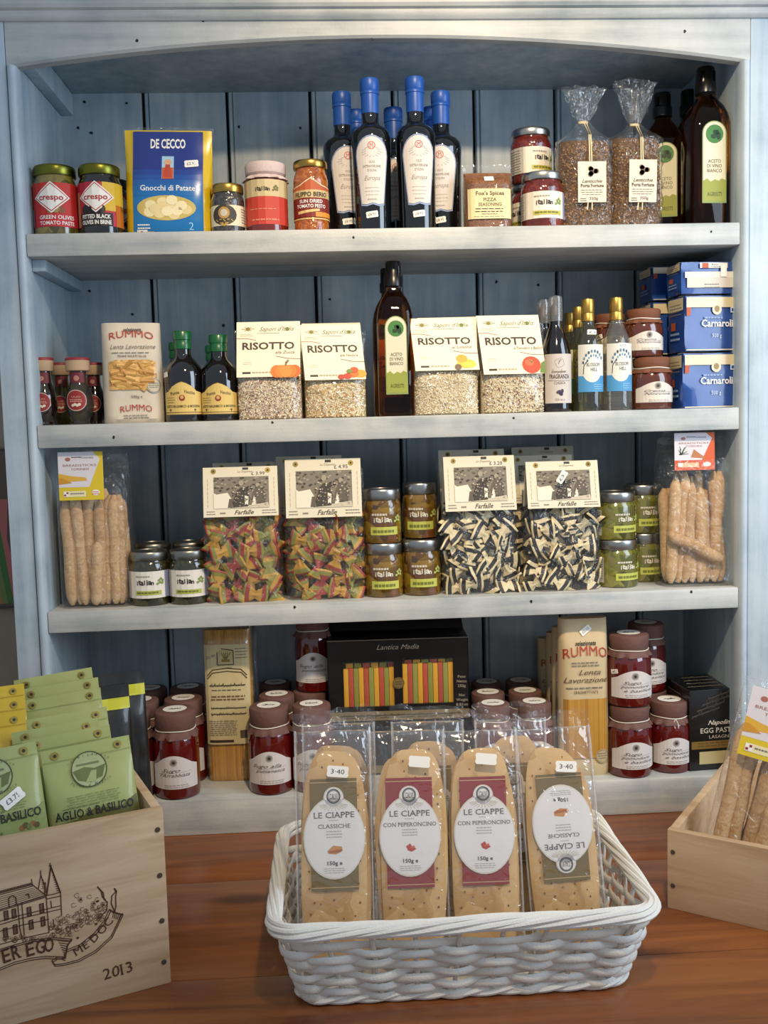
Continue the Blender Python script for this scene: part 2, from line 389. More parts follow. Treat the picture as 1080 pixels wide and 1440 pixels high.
# arched rail
def rail_z(x): return 1.344-.042*(x/.6)**2
mb = MB(); n = 40
for (d0, y) in ((0, .0), ):
    sec = lambda x: [(x, .004, rail_z(x)), (x, .0, rail_z(x)+.004), (x, .0, 1.372), (x, .022, 1.372), (x, .022, rail_z(x))]
    vs = []; fs = []
    xs = lin(-.6155, .6155, n)
    for x in xs: vs += sec(x)
    for i in range(n):
        for k in range(5): fs.append((i*5+k, i*5+(k+1) % 5, (i+1)*5+(k+1) % 5, (i+1)*5+k))
    fs += [(0, 1, 2, 3, 4), tuple(range(n*5, n*5+5))]
    mb.add(vs, fs, PAINT_FRONT)
rail = mb.build('top_rail', dr, ang=30)
for px, py in ((193, 57), (963, 44), (523, 56), (286, 29)): q = at(px, py, 0); knotmark(rail, q.x, q.z)
# cornice: stepped moulding run along the top
prof = [(.022, 1.371), (-.004, 1.371), (-.008, 1.3745), (-.010, 1.379), (-.010, 1.385), (-.016, 1.387), (-.019, 1.392), (-.019, 1.398), (-.027, 1.402), (-.034, 1.412), (-.044, 1.42), (-.044, 1.45), (.022, 1.45)]
mb = MB(); n = len(prof); vs = [(x, y, z) for x in (-.74, .74) for y, z in prof]
mb.add(vs, [(i, (i+1) % n, (i+1) % n+n, i+n) for i in range(n)]+[tuple(range(n)), tuple(range(n, 2*n))], PAINT_FRONT); mb.build('cornice', dr, ang=30)
MB().box(-.6, .6, .022, DEPTH, 1.347, 1.37, PAINT_BOARD, .001).build('top_board', dr)
# back boards with a bead along one edge
XB = [-.6215] + [-.4465+.1586*k for k in range(7)] + [.6215]
marks = [(119, 143), (178, 145), (110, 180), (128, 187), (336, 178), (422, 180), (126, 409), (186, 442), (314, 458), (464, 421), (698, 396), (757, 401), (965, 745)]
for i in range(8):
    x0, x1 = XB[i]+.0028, XB[i+1]-.0028
    mb = MB(); y0 = DEPTH
    pr = [(x0, y0+.016), (x0, y0+.004), (x0+.002, y0+.0005), (x0+.006, y0+.0005), (x0+.008, y0+.004), (x0+.010, y0), (x1-.002, y0), (x1, y0+.003), (x1, y0+.016)]
    n = len(pr); vs = [(x, y, z) for z in (0, 1.37) for x, y in pr]
    mb.add(vs, [(k, (k+1) % n, (k+1) % n+n, k+n) for k in range(n)]+[tuple(range(n)), tuple(range(n, 2*n))], PAINT_BOARD); bo = mb.build('back_board', dr, ang=40)
    for px, py in marks:
        q = at(px, py, DEPTH)
        if x0 < q.x < x1: knotmark(bo, q.x, q.z, DEPTH-.0006, .0035)
MB().box(-.64, .64, DEPTH+.022, DEPTH+.03, 0, 1.37, DARK).build('backing', dr)
def shelf(zt, zb, mks):
    mb = MB(); mb.box(-.6, .6, 0, DEPTH, zb, zt, PAINT_FRONT, .003); o = mb.build('shelf', dr)
    for px, py in mks: q = at(px, py, 0); knotmark(o, q.x, q.z, r=.0028)
shelf(S1, S1-.0375, [(497, 334), (1000, 326)]); shelf(S2, S2-.0386, [(383, 594), (722, 588), (160, 615)])
shelf(S3, S3-.0368, [(414, 854), (747, 846), (972, 832)]); 
MB().box(-.6, .6, .004, DEPTH, 0, S4, PAINT_FRONT, .003).build('plinth_shelf', dr)

# coloured poster hanging on the wall beyond the dresser
po = thing('wall_poster', 'colourful poster hanging on the beige wall beside the dresser', 'poster', (-.86, .316, .52))
mb = MB().box(-.13, .13, 0, .012, -.16, .16, P('#4a3f33', .7)); p = Print()
p.rect(-.125, -.155, .125, .155, P('#5c4a39'), 0)
for k, c in enumerate(('#b5652c', '#6d7a3a', '#3f6a2c', '#b4625a')): p.poly([(.02+.02*k, .15-.03*k), (.045+.02*k, .15-.03*k), (.10, -.02), (.124, -.15), (.07+.012*k, -.15)], P(c), 1+k)
p.put(mb, flat(0)); mb.build('board', po, smooth=False)

# ------------------------------------------------------------------ crates
def crate(name, label, corner, rot, sgn, wd, dp, h, th=.012):
    """corner = the front corner in view; sgn -1: the front runs to -u from it"""
    c = thing(name, label, 'crate', (corner[0], corner[1], 0), rot)
    x0, x1 = (-wd, 0) if sgn < 0 else (0, wd)
    MB().box(x0, x1, 0, th, 0, h, CRATE, .001).build('front_board', c)
    MB().box(x0, x1, dp-th, dp, 0, h, CRATE, .001).build('rear_board', c)
    for a in (x0, x1-th): MB().box(a, a+th, th+.0002, dp-th-.0002, 0, h-.001, CRATE, .001).build('side_board', c)
    MB().box(x0+th, x1-th, th, dp-th, .002, .012, CRATE).build('bottom_board', c)
    return c
LC = Vector((-.338, -.463, 0)); LR = .399; LH = .231
lc = crate('wine_crate', 'pale wooden wine crate printed with a castle and the year 2013', LC, LR, -1, .42, .46, LH)
RC = Vector((.355, -.338, 0)); RR = -.621; RH = .117
rc = crate('wooden_crate', 'plain low wooden crate holding a bag of breadsticks', RC, RR, 1, .34, .36, RH)
def nail(c, x, z): MB().lathe([(.0035, -.0), (.003, .0012), (0, .0014)], P('#5b5048', .5, .6), 10).build('nail', c, loc=(x, -.0002, z), rot=(PI/2, 0, 0))
for z in (.03, .085, .145, .205): nail(lc, -.008, z)
for z in (.035, .085): nail(rc, .008, z)
# castle, banner and lettering burnt into the front of the crate; traced points -> front board plane
def cpt(zx, zy, k=5.4, ox=0, oy=1200):
    d = ray(ox+zx/k, oy+zy/k); u = Vector((math.cos(LR), math.sin(LR), 0)); nrm = Vector((math.sin(LR), -math.cos(LR), 0))
    q = CAM+d*((LC-CAM).dot(nrm)/d.dot(nrm)); return ((q-LC).dot(u), q.z)
p = Print(); LW = .0011; B = BROWNINK
def cl(pts, wd=LW, m=B): p.line([cpt(*a) for a in pts], wd, m, 0)
def both(pts, dx, dy): cl(pts); cl([(x+dx, y+dy) for x, y in pts])
cl([(0, 300), (245, 235), (350, 320)]); cl([(0, 312), (245, 247)]); cl([(240, 195), (245, 240)])
for k in range(22): cl([(k*11, 298-k*2.9), (k*11+1, 284-k*2.9)])
for k in range(7): cl([(0, 330+k*16), (255+k*14, 262+k*9)], .0006)
both([(350, 320), (0, 425)], 0, 10)
for y in (515, 540): cl([(0, y), (150, y-45), (360, y-95), (465, y-120)])
cl([(0, 590), (160, 545), (370, 500)]); cl([(350, 320), (372, 600)]); cl([(135, 380), (150, 560), (165, 640)]); cl([(165, 370), (185, 620)]); cl([(372, 600), (185, 640), (0, 690)])
for x, y in ((30, 440), (90, 425), (205, 412), (300, 385), (25, 570), (100, 545), (220, 510), (310, 485)):
    cl([(x, y), (x+28, y-7), (x+34, y+60), (x+6, y+68), (x, y)])
    for k in range(4): cl([(x+3+k*7, y+2), (x+9+k*7, y+62)], .0006)
both([(352, 318), (384, 100), (455, 293)], 4, 0); cl([(380, 72), (384, 122)]); cl([(372, 92), (392, 90)])
for k in range(8): cl([(420+k*4-18, 170+k*16), (402+k*7, 165+k*17)], .0009)
cl([(352, 318), (400, 310), (460, 293), (468, 470)]); cl([(355, 345), (460, 322)]); cl([(385, 360), (392, 410)]); cl([(405, 500), (410, 560)])
cl([(292, 265), (310, 165), (335, 230), (340, 305)]); cl([(308, 130), (310, 170)]); cl([(328, 225), (345, 222), (350, 300)])
for k in range(5): cl([(318, 205+k*15), (330, 202+k*15)], .0008)
cl([(65, 340), (95, 318), (120, 335), (125, 385), (70, 405), (65, 340)]); cl([(195, 315), (215, 308), (222, 335)])
rr = random.Random(4)
def blob(x, y, r):
    p.line([cpt(x+r*math.cos(a*PI/4)*rr.uniform(.7, 1.2), y+r*math.sin(a*PI/4)*rr.uniform(.7, 1.2)) for a in range(8)], .0005, P('#6a4a34', .7), 0)
for k in range(120):
    x = rr.uniform(385, 800); t = (x-385)/415; lo = 660-t*170 if x > 540 else 630; hi = 500-t*150+abs(x-600)*.12
    blob(x, rr.uniform(hi, lo), rr.uniform(8, 20))
for k in range(34): blob(rr.uniform(5, 380), rr.uniform(620, 650)+20-k % 3*8, rr.uniform(8, 18))
for x, y in ((585, 320), (612, 350), (680, 330), (738, 352), (710, 380), (560, 395)): blob(x, y, 18)
for x, y in ((612, 350), (740, 362), (712, 380), (580, 545), (730, 535), (590, 640)): p.disc(*cpt(x, y), .0016, B, 0, ry=.0016, n=8)
both([(0, 728), (120, 690), (250, 655), (400, 638), (545, 650)], 0, 14); both([(0, 870), (110, 825), (230, 795), (340, 780), (470, 785), (495, 795)], 0, 16)
cl([(545, 650), (512, 700), (495, 795)], .0018)
for k in range(7): cl([(440+k*8, 660+k*17), (520-k*5, 668+k*18)], .0009)
both([(500, 735), (610, 690), (720, 600), (790, 510), (830, 425)], 12, 10); both([(495, 795), (440, 800), (400, 825), (420, 855), (480, 850), (600, 820), (730, 750), (850, 640), (935, 465)], -6, -12)
cl([(830, 425), (860, 445), (935, 465)], .0018)
for k in range(5): cl([(862+k*13, 448+k*3), (856+k*12, 485+k*5)], .0009)
cl([(870, 440), (845, 380), (850, 320), (880, 290), (868, 265), (885, 285), (878, 330), (880, 400), (872, 440)], .0013)
cl([(800, 350), (778, 330), (770, 290), (740, 252), (785, 300), (790, 345), (815, 370), (810, 430), (750, 495)], .0013)
def ctext(tx, pts, hgt, bold=.0, w=None, serif=True):
    """letters one by one along traced baseline points"""
    for n_, (ch, (x, y), (x2, y2)) in enumerate(zip(tx, pts, pts[1:]+[(2*pts[-1][0]-pts[-2][0], 2*pts[-1][1]-pts[-2][1])])):
        a = cpt(x, y); b = cpt(x2, y2)
        if ch != ' ': p.text(ch, a[0], a[1], hgt, B, 0, bold=bold, serif=serif, rot=math.atan2(b[1]-a[1], b[0]-a[0]), align=0, w=w[n_] if w else None)
ctext('ALTER', [(-230, 900), (-150, 880), (-85, 862), (28, 835), (96, 810)], .0175, .012, [.0105, .009, .010, .0088, .0108])
ctext('EGO', [(204, 785), (272, 765), (338, 752)], .0175, .012, [.0092, .0108, .0108])
ctext('MEDOC', [(575, 780), (650, 730), (715, 680), (775, 620), (825, 560)], .0105)
ctext('2013', [(792, 962), (852, 940), (918, 925), (965, 908)], .0145)
mb = MB(); p.put(mb, lambda u, v, o: (u, -.0004-o, v)); mb.build('printed_emblem', lc, smooth=False)

# ------------------------------------------------------------------ wicker basket
WICK = P('#e2ded6', .5, bump=.25, bscale=500); WICK2 = P('#d3cabb', .55, bump=.25, bscale=500)
bk = thing('wicker_basket', 'white painted wicker basket full of wrapped flatbread packs', 'basket', (.034, -.41, 0))
BH = .112
def rrect(t, s, grow=0.):
    """point on the rounded rectangle at height fraction t, arc position s in [0, 1)"""
    hx = .206+.026*t+grow; hy = .122+.036*t+grow; r = .035
    L = [2*(hx-r), PI/2*r, 2*(hy-r), PI/2*r]*2; tot = sum(L); d = (s % 1)*tot
    cs = [(-1, -1), (1, -1), (1, 1), (-1, 1)]; k = 0
    while d > L[k]: d -= L[k]; k += 1
    side = k//2
    a0 = -PI/2+side*PI/2
    if k % 2 == 0:
        st = [(-hx+r, -hy), (hx, -hy+r), (hx-r, hy), (-hx, hy-r)][side]; dv = [(1, 0), (0, 1), (-1, 0), (0, -1)][side]
        return Vector((st[0]+dv[0]*d, st[1]+dv[1]*d, 0)), Vector((math.cos(a0), math.sin(a0), 0))
    c = [(hx-r, -hy+r), (hx-r, hy-r), (-hx+r, hy-r), (-hx+r, -hy+r)][side]; a = a0+d/r
    return Vector((c[0]+r*math.cos(a), c[1]+r*math.sin(a), 0)), Vector((math.cos(a), math.sin(a), 0))
NS = 28; NR = 10
for k in range(NS):
    s = (k+.5)/NS; pts = []
    for t in lin(0, 1, 4): q, nn = rrect(t, s); pts.append((q.x, q.y, .006+t*(BH-.012)))
    MB().tube(pts, .0032, WICK2, 6).build('stake', bk)
rb = random.Random(3)
for j in range(NR):
    t0 = (j+.55)/NR*.86; pts = []; rad = []; ph = rb.random()*6
    M = NS*6
    for i in range(M):
        s = i/M; k = s*NS-.5; q, nn = rrect(t0, s, 0); w_ = math.cos(PI*k)*(1 if j % 2 else -1)
        q = q+nn*(.0054*w_); pts.append((q.x, q.y, .006+t0*(BH-.012)+.0022*math.sin(s*NS*.73+ph)+.002*w_*(1 if j % 2 else -1)))
        rad.append(.0053*(1+.12*math.sin(s*57+ph)))
    MB().tube(pts, rad, WICK if j % 3 else P('#dcd6cb', .5, bump=.25, bscale=500), 8, flat=.42, closed=True).build('weaver_strand', bk)
def rope(z, amp, r, turns, ph, t, grow, zamp, nm):
    pts = []; M = 200
    for i in range(M):
        s = i/M; q, nn = rrect(t, s, grow); a = s*turns*2*PI+ph; q = q+nn*(amp*math.cos(a)); pts.append((q.x, q.y, z+zamp*math.sin(a)))
    MB().tube(pts, r, WICK, 7, closed=True).build(nm, bk)
for k in range(7): rope(BH-.001+.001*(k % 3), .0072, .0036, 4, k*2*PI/7, 1, .001, .0068, 'rim_strand')
for k in range(3): rope(.0075, .004, .0036, 12, k*2*PI/3, 0, .001, .0035, 'base_strand')
MB().box(-.2, .2, -.116, .116, .003, .007, WICK2).build('base', bk)
# ------------------------------------------------------------------ generic builders
def prof(r, h, pts): return [(a*r, b*h) for a, b in pts]
STD = [(0, 0), (.88, 0), (.97, .012), (1, .045), (1, .70), (.985, .75), (.92, .80), (.88, .83), (.88, .9), (0, .9)]
LOW = [(0, 0), (.88, 0), (.97, .012), (1, .05), (1, .68), (.98, .73), (.93, .77), (.9, .80), (.9, .9), (0, .9)]
SAUCE = [(0, 0), (.86, 0), (.97, .015), (1, .05), (1, .56), (.985, .63), (.93, .70), (.84, .76), (.80, .80), (.80, .93), (0, .93)]
def lid(r, h, z0, k=.95, mat=SILVER, ridge=True):
    mb = MB()
    rf = (lambda q, z, a: q*(1+.008*(math.sin(40*a) > 0))) if ridge else None
    mb.lathe([(k*r*.98, z0), (k*r, z0+.001), (k*r, h-.004), (k*r*.985, h-.0015), (k*r*.95, h), (k*r*.88, h), (k*r*.86, h-.0012), (0, h-.0012)], mat, 32, ruff=None); return mb
def jar(name, label, X, Y, Z, r, h, body, pr, lidmat=SILVER, z0=.12, shape=STD, lz=.86, lk=.95, group=None, rz=0, turn=0., tag=None, cat='jar'):
    t = thing(name, label, cat, (X, Y, Z), rz, group)
    MB().lathe(prof(r, h, shape), body, 32).build('glass_body', t)
    lid(r, h, lz*h, lk, lidmat).build('lid', t)
    if pr: mb = MB(); wrap(mb, pr, r, z0*h, turn); mb.build('label', t, smooth=False)
    if tag: price(t, 0, 0, tag[0]*h, tag[1], .02, tag[2], on_round(r+.0006, 0, tag[3]))
    return t
def arch(w0, w1, ztop, zs, n=10, z0=0.):
    """outline with a rounded head, unit coordinates"""
    pts = [(-w0/2, z0), (w0/2, z0), (w1/2, zs)]
    for i in range(1, n): a = PI*i/n; pts.append((w1/2*math.cos(a), zs+(ztop-zs)*math.sin(a)))
    return pts+[(-w1/2, zs)]
def tied_cover(t, r, h, z_skirt, z_string, z_top, cloth, strg=True, top=None, k=.93, seed=0, bow=False):
    """paper or cloth over the lid, gathered by a string, with a ruffled skirt"""
    ph = seed*1.7
    def ruff(q, z, a):
        u = max(0., (z_string-z)/(z_string-z_skirt)); return q*(1+u*(.06*math.sin(9*a+ph)+.06*math.sin(14*a+2*ph)+.08))+(-.0012 if abs(z-z_string) < 1e-4 else 0)
    mb = MB().lathe([(r*k*1.04, z_skirt), (r*k*1.02, (z_skirt+z_string)/2), (r*k*.97, z_string), (r*k*1.0, z_string+.004), (r*k*1.02, z_top-.005), (r*k*.99, z_top-.0015), (r*k*.92, z_top), (0, z_top+.0006)], cloth, 48, ruff=ruff)
    mb.build('lid_cover', t)
    if strg:
        mb = MB(); rr = r*k*.985; mb.tube([(rr*math.sin(a), -rr*math.cos(a), z_string+.0008*math.sin(3*a+ph)) for a in lin(0, 2*PI*(39/40), 39)], .0011, P('#d9cfc0', .7), 5, closed=True)
        if bow:
            for s in (-1, 1): mb.tube([(0, -rr-.001, z_string), (s*.004, -rr-.002, z_string-.008), (s*.003+.002, -rr-.003, z_string-.017)], .0009, P('#d9cfc0', .7), 5)
        mb.build('string', t)
    if top:
        p = Print(); p.disc(0, 0, top, WHITE, 0, ry=top); p.script(-top*.5, top*.5, -top*.15, top*.35, .0008, INK, 1, seed)
        mb = MB(); p.put(mb, lambda u, v, o: (u, v, z_top+.0010+o)); mb.build('top_label', t, smooth=False)
def bottle(name, label, X, Y, Z, r, h, pts, mat, cappts, capmat, group=None, sq=0, cat='bottle', seg=36, rz=0, capname='cap'):
    t = thing(name, label, cat, (X, Y, Z), rz, group)
    MB().lathe(prof(r, h, pts), mat, seg, sq=sq).build('glass_body', t)
    MB().lathe(prof(r, h, cappts), capmat, 28).build(capname, t); return t
class Bag:
    """pillow bag: thickness at (x, z); sits on its flat base"""
    def __init__(s, w, d, h, fill=.75, topd=.06, p=4, seed=0, wr=.0012, base=.03, taper=0.):
        s.w, s.d, s.h, s.fill, s.topd, s.p, s.seed, s.wr, s.base, s.taper = w, d, h, fill, topd, p, seed, wr, base, taper
    def hw(s, z): return s.w/2*(1-s.taper*max(0, z/s.h-.3))
    def half(s, x, z):
        t = z/s.h; u = min(1, abs(x)/s.hw(z)); e = max(0., 1-u**s.p)**.5
        vt = 1 if t < s.fill else s.topd+(1-s.topd)*(.5+.5*math.cos(PI*min(1, (t-s.fill)/(1-s.fill))))
        vb = .8+.2*min(1, t/s.base) if s.base else 1
        nz = noise.noise(Vector((x*38+s.seed*9.1, z*30, s.seed*3.3)))*s.wr+noise.noise(Vector((x*90+s.seed*5, z*60, 4)))*s.wr*.5
        return max(.0006, s.d/2*e*vt*vb+nz*e)
    def fy(s, x, z, o=0.): return -s.half(max(-s.w*.495, min(s.w*.495, x)), z)-o
    def mesh(s, mb, mat, nx=18, nz=24, z1=None, ztop=None, inset=0.):
        z1 = s.h if z1 is None else z1; vs = []; fs = []
        us = [math.sin(PI/2*k) for k in lin(-1, 1, nx)]
        for j in range(nz+1):
            z = z1*j/nz
            zz = z if ztop is None else min(z, z)
            ring = [(u*(s.hw(z)-inset), -max(.0004, s.half(u*s.hw(z), z)-inset), zz) for u in us]+[(u*(s.hw(z)-inset), max(.0004, s.half(u*s.hw(z), z+.001)-inset), zz) for u in reversed(us[1:-1])]
            vs += ring
        n = 2*nx
        for j in range(nz):
            for i in range(n): a = j*n+i; b = j*n+(i+1) % n; fs.append((a, b, b+n, a+n))
        fs.append(tuple(reversed(range(n)))); fs.append(tuple(range(nz*n, nz*n+n)))
        return mb.add(vs, fs, mat)
    def lay(s, mb, pr, z0, x0=0., off=.0003, extra=.0016, n=12):
        """lay a print on the front, stretched over a grid so that every layer follows the same facets"""
        U = lin(-pr.w*.52, pr.w*.52, n); V = lin(-.01*pr.h, pr.h*1.01, n)
        G = [[s.fy(x0+u, min(s.h, max(0, z0+v))) for u in U] for v in V]
        def fn(u, v, o):
            a = min(n-1e-6, max(0, (u-U[0])/(U[-1]-U[0])*n)); b = min(n-1e-6, max(0, (v-V[0])/(V[-1]-V[0])*n)); i, j = int(a), int(b); a -= i; b -= j
            return (x0+u, (G[j][i]*(1-a)+G[j][i+1]*a)*(1-b)+(G[j+1][i]*(1-a)+G[j+1][i+1]*a)*b-o-extra, z0+v)
        return pr.put(mb, fn, us=U, vs=V, off=off)
def grains(bag, z1, n, cols, ln=.0065, rd=.0016, seed=1, depth=.004, side=True):
    """loose grains lying against the inside of a bag: uncountable, so one mesh"""
    r = random.Random(seed); mb = MB()
    for k in range(n):
        z = r.uniform(.002, z1); x = r.uniform(-1, 1)*(bag.hw(z)-.002)
        y = bag.fy(x, z)-r.uniform(-.0008, depth)
        d = Vector((r.gauss(0, 1), r.gauss(0, .5), r.gauss(0, 1))).normalized()*ln*r.uniform(.6, 1.1)/2
        a = d.orthogonal().normalized()*rd*r.uniform(.7, 1.2); b = d.cross(a).normalized()*rd; c = Vector((x, y, z))
        mb.add([c+d, c+a, c+b, c-a, c-b, c-d], [(0, 1, 2), (0, 2, 3), (0, 3, 4), (0, 4, 1), (5, 2, 1), (5, 3, 2), (5, 4, 3), (5, 1, 4)], r.choice(cols))
    return mb
def header(t, w, z0, z1, y0, y1, pr, dback=.02, cardmat=CREAM, skew=0.):
    """folded card over the bag top: printed front leaning back, plain rear flap"""
    mb = MB(); f = lambda u, v, o: (u+skew*v/(z1-z0), y0+(y1-y0)*v/(z1-z0)-o, z0+v)
    H = z1-z0; th = .0008
    q = lambda u, v, y: (f(u, v, 0)[0], y, z0+v)
    a, b = -w/2, w/2
    F = [f(a, 0, 0), f(b, 0, 0), f(b, H, 0), f(a, H, 0)]; K = [(x, y+th, z) for x, y, z in F]
    R = [(K[0][0], y1+dback, z0), (K[1][0], y1+dback, z0)]
    mb.add(F+K+R, [(0, 1, 2, 3), (4, 7, 6, 5), (0, 4, 5, 1), (1, 5, 6, 2), (0, 3, 7, 4), (2, 6, 7, 3), (3, 2, 9, 8)], cardmat)
    pr.put(mb, f); return mb.build('header_card', t, smooth=False)
def crinkle_sheet(mb, fn, nu, nv, mat):
    vs = [fn(i/nu, j/nv) for j in range(nv+1) for i in range(nu+1)]
    return mb.add(vs, [(j*(nu+1)+i, j*(nu+1)+i+1, (j+1)*(nu+1)+i+1, (j+1)*(nu+1)+i) for j in range(nv) for i in range(nu)], mat)
def nz3(x, y, z, k=1.): return noise.noise(Vector((x*k, y*k, z*k)))
def italian(p, x, y, h, ink, leaf, w=None):
    """the hand-drawn 'italian' word mark with its little olive sprig"""
    for k, ch in enumerate('italian'):
        p.text(ch, x+(k-3.4)*h*.5*p.h/p.w, y+(h*.1 if k % 2 else 0), h*(1.05 if k % 3 else .85), ink, 2, bold=.03)
    for k, (a, b) in enumerate(((2.3, .2), (2.8, .5), (2.6, 1.0), (3.3, .35), (3.4, .95), (3.0, 1.4))):
        p.disc(x+a*h*p.h/p.w, y+b*h*.8, h*.3*p.h/p.w, leaf, 2+(k % 2), ry=h*.24, n=8)
GREENLEAF = P('#7f8f45')
# ------------------------------------------------------------------ top shelf
OLIVEG = cells('green_olives', ['#3b3415', '#6d6326', '#8b7a30', '#5a4f1e'], 55); BLACKO = cells('black_olives', ['#0b0908', '#191311', '#120d0b'], 55)
def crespo(two):
    p = Print(.165, .072)
    if not two:
        p.rect(-.5, 0, .5, 1, P('#c22a24'), 0).rect(-.5, 0, -.24, 1, P('#c8502a'), 1).rect(-.3, .04, -.2, .42, P('#8d93a8'), 2); bc = P('#c42030')
        p.rect(-.16, .0, .32, .3, bc, 2).text('GREEN OLIVES', .08, .17, .085, WHITE, 3, w=.36, bold=.02).text('TOMATO PASTE', .08, .04, .085, WHITE, 3, w=.36, bold=.02)
        p.disc(.07, .4, .04, P('#9a8a45'), 2).disc(.13, .37, .035, P('#8b4a2a'), 2).disc(.02, .37, .035, P('#7d7a35'), 2)
    else:
        p.rect(-.5, 0, .5, 1, P('#b8203a'), 0).rect(.1, .35, .5, 1, P('#d8b02a'), 1).rect(.24, 0, .5, .5, P('#c26b1c'), 1).rect(-.5, 0, -.16, .8, P('#b88a5c'), 1)
        p.rect(-.15, 0, .2, .3, P('#15100f'), 2).text('PITTED BLACK', .025, .17, .09, WHITE, 3, w=.30, bold=.03).text('OLIVES IN BRINE', .025, .04, .09, WHITE, 3, w=.31, bold=.03)
        for a in (-.08, 0, .08): p.disc(a, .38, .045, P('#17120f', .3), 3)
    d = lambda k: [(.0-.19*k+.03, .66), (.03, .66-.36*k), (.03+.19*k, .66), (.03, .66+.36*k)]
    p.poly(d(1), WHITE, 4).poly(d(.9), P('#c23033'), 5).poly(d(.83), WHITE, 6)
    p.text('crespo', .03, .60, .13, P('#b02a30'), 7, w=.24, bold=.02); return p
Y = .058
X, W, H = spot(48, 110, 237, Y, S1)
jar('olive_jar', 'jar of green olives with a red label and a green-gold lid', X, Y, S1, W/2, H, OLIVEG, crespo(0), GOLDG, .13, turn=-.1)
X, W, H = spot(111, 172, 236, Y, S1)
jar('olive_jar', 'jar of black olives with a red, yellow and black label beside the gnocchi bag', X, Y, S1, W/2, H, BLACKO, crespo(1), GOLDG, .13, turn=-.15)
X, W, H = spot(133, 185, 256, .15, S1)
jar('olive_jar', 'dark olive jar mostly hidden behind the black olive jar', X, .15, S1, W/2, H, BLACKO, crespo(1), P('#1c1814', .4), .13, turn=.5)

# gnocchi bag
X, W, H = spot(176, 298, 184, .07, S1)
t = thing('gnocchi_bag', 'blue and yellow plastic bag of potato gnocchi', 'bag', (X, .07, S1), 0, ry=.02)
bg = Bag(W, .05, H, .35, .08, 5, 3, .0016)
mb = MB(); bg.mesh(mb, P('#d9b616', .25, coat=.6)); bg_o = mb.build('bag_body', t)
p = Print(W*.80, H); BL = P('#0f6fae', .25, coat=.6); NV = P('#1a2f7e', .25, coat=.6)
p.rect(-.5, .0, .5, .985, BL, 0).rect(-.5, .62, .5, .985, NV, 1)
for k in range(5): p.rect(-.5, .62-.05*(k+1), .5, .62-.05*k, P(('#1b3c8c', '#184a97', '#1558a1', '#1261a8', '#1068ab')[k], .25, coat=.6), 1)
p.text('DE CECCO', 0, .83, .085, WHITE, 2, w=.5, bold=.03).text('Gnocchi di Patate', 0, .42, .05, WHITE, 2, w=.78, bold=.01, serif=True)
p.rect(-.085, .53, .085, .75, P('#9fc3d8'), 2).rect(-.08, .53, .08, .64, P('#c2542e'), 3).disc(0, .69, .05, P('#d8a07c'), 3).poly([(-.06, .55), (.06, .55), (.03, .67), (-.03, .67)], P('#b8402a'), 4)
p.disc(-.02, .26, .42, P('#c9b060'), 2, ry=.115, n=28)
rr = random.Random(2)
for k in range(14):
    a = k*2.4; q = .3*math.sqrt(k/14); p.disc(-.02+q*math.cos(a), .26+q*.28*math.sin(a), .085, P(('#ead7a0', '#e2cc90', '#f0e0b0')[k % 3]), 3+k % 3, ry=.045, n=10)
p.lines(-.44, -.25, .11, 2, .03, .012, WHITE, 2).text('2', .33, .06, .07, P('#8fc3e6'), 2).rect(-.45, .01, -.3, .06, WHITE, 2).disc(-.38, .035, .02, P('#a02a3a'), 3)
mb = MB(); bg.lay(mb, p, 0); mb.build('printed_front', t)
mb = MB(); crinkle_sheet(mb, lambda u, v: ((u-.5)*W*1.04, .002*nz3(u*9, v*3, 1), H*.93+v*H*.10+.003*nz3(u*8, 0, 2)), 14, 3, FILM2); mb.build('top_seal', t)
price(t, W*.27, 0, H*.68, '£2.95', .024, .1, lambda u, v, o: (u, bg.fy(W*.27+u, H*.68+v, o+.003), v))

X, W, H = spot(297, 344, 262, .055, S1)
p = Print(.11, .034); p.rect(-.5, 0, .5, 1, P('#ddd2b0'), 0).disc(-.04, .52, .2, P('#3b352c'), 1, ry=.5, n=16).disc(-.04, .62, .09, P('#b58a4a'), 2).disc(-.04, .62, .055, P('#c9c0a8'), 3).poly([(-.12, .15), (.04, .15), (-.04, -.05)], P('#b58f3c'), 2).rect(.22, .05, .46, .95, P('#e6dcc0'), 1).lines(.24, .44, .85, 6, .13, .04, GREYINK, 2)
for k in range(5): p.line([(-.17+.06*k, .3), (-.14+.06*k, .2+.1*(k % 2))], .0012, P('#c9a44c'), 2)
jar('pepper_jar', 'small jar of dark peppercorns with a gold lid and cream label', X, .055, S1, W/2, H, cells('peppercorns', ['#26221f', '#3a3532', '#4c4743', '#2e2a27'], 170), p, GOLD, .16, shape=LOW, lz=.83, lk=.97)

X, W, H = spot(344, 405, 232, .058, S1)
p = Print(.16, H*.62); p.rect(-.5, 0, .5, 1, P('#c03a26'), 0).rect(-.5, .62, .5, 1, P('#c9b485'), 1); italian(p, -.02, .74, .10, INK, P('#6f6a3c'))
p.lines(-.18, .14, .35, 1, .1, .018, P('#dc8a70'), 1).lines(-.16, .16, .12, 1, .1, .03, P('#dc8a70'), 1, 3)
t = jar('sauce_jar', 'jar with a red label and a white cloth tied over its lid', X, .058, S1, W/2*.97, H*.97, P('#6e2016', .15, coat=1), p, P('#a08a84'), .12, shape=STD, lz=.84)
tied_cover(t, W/2, H, H*.76, H*.82, H, P('#cfb9b2', .8, bump=.3), False, k=.93, seed=2)

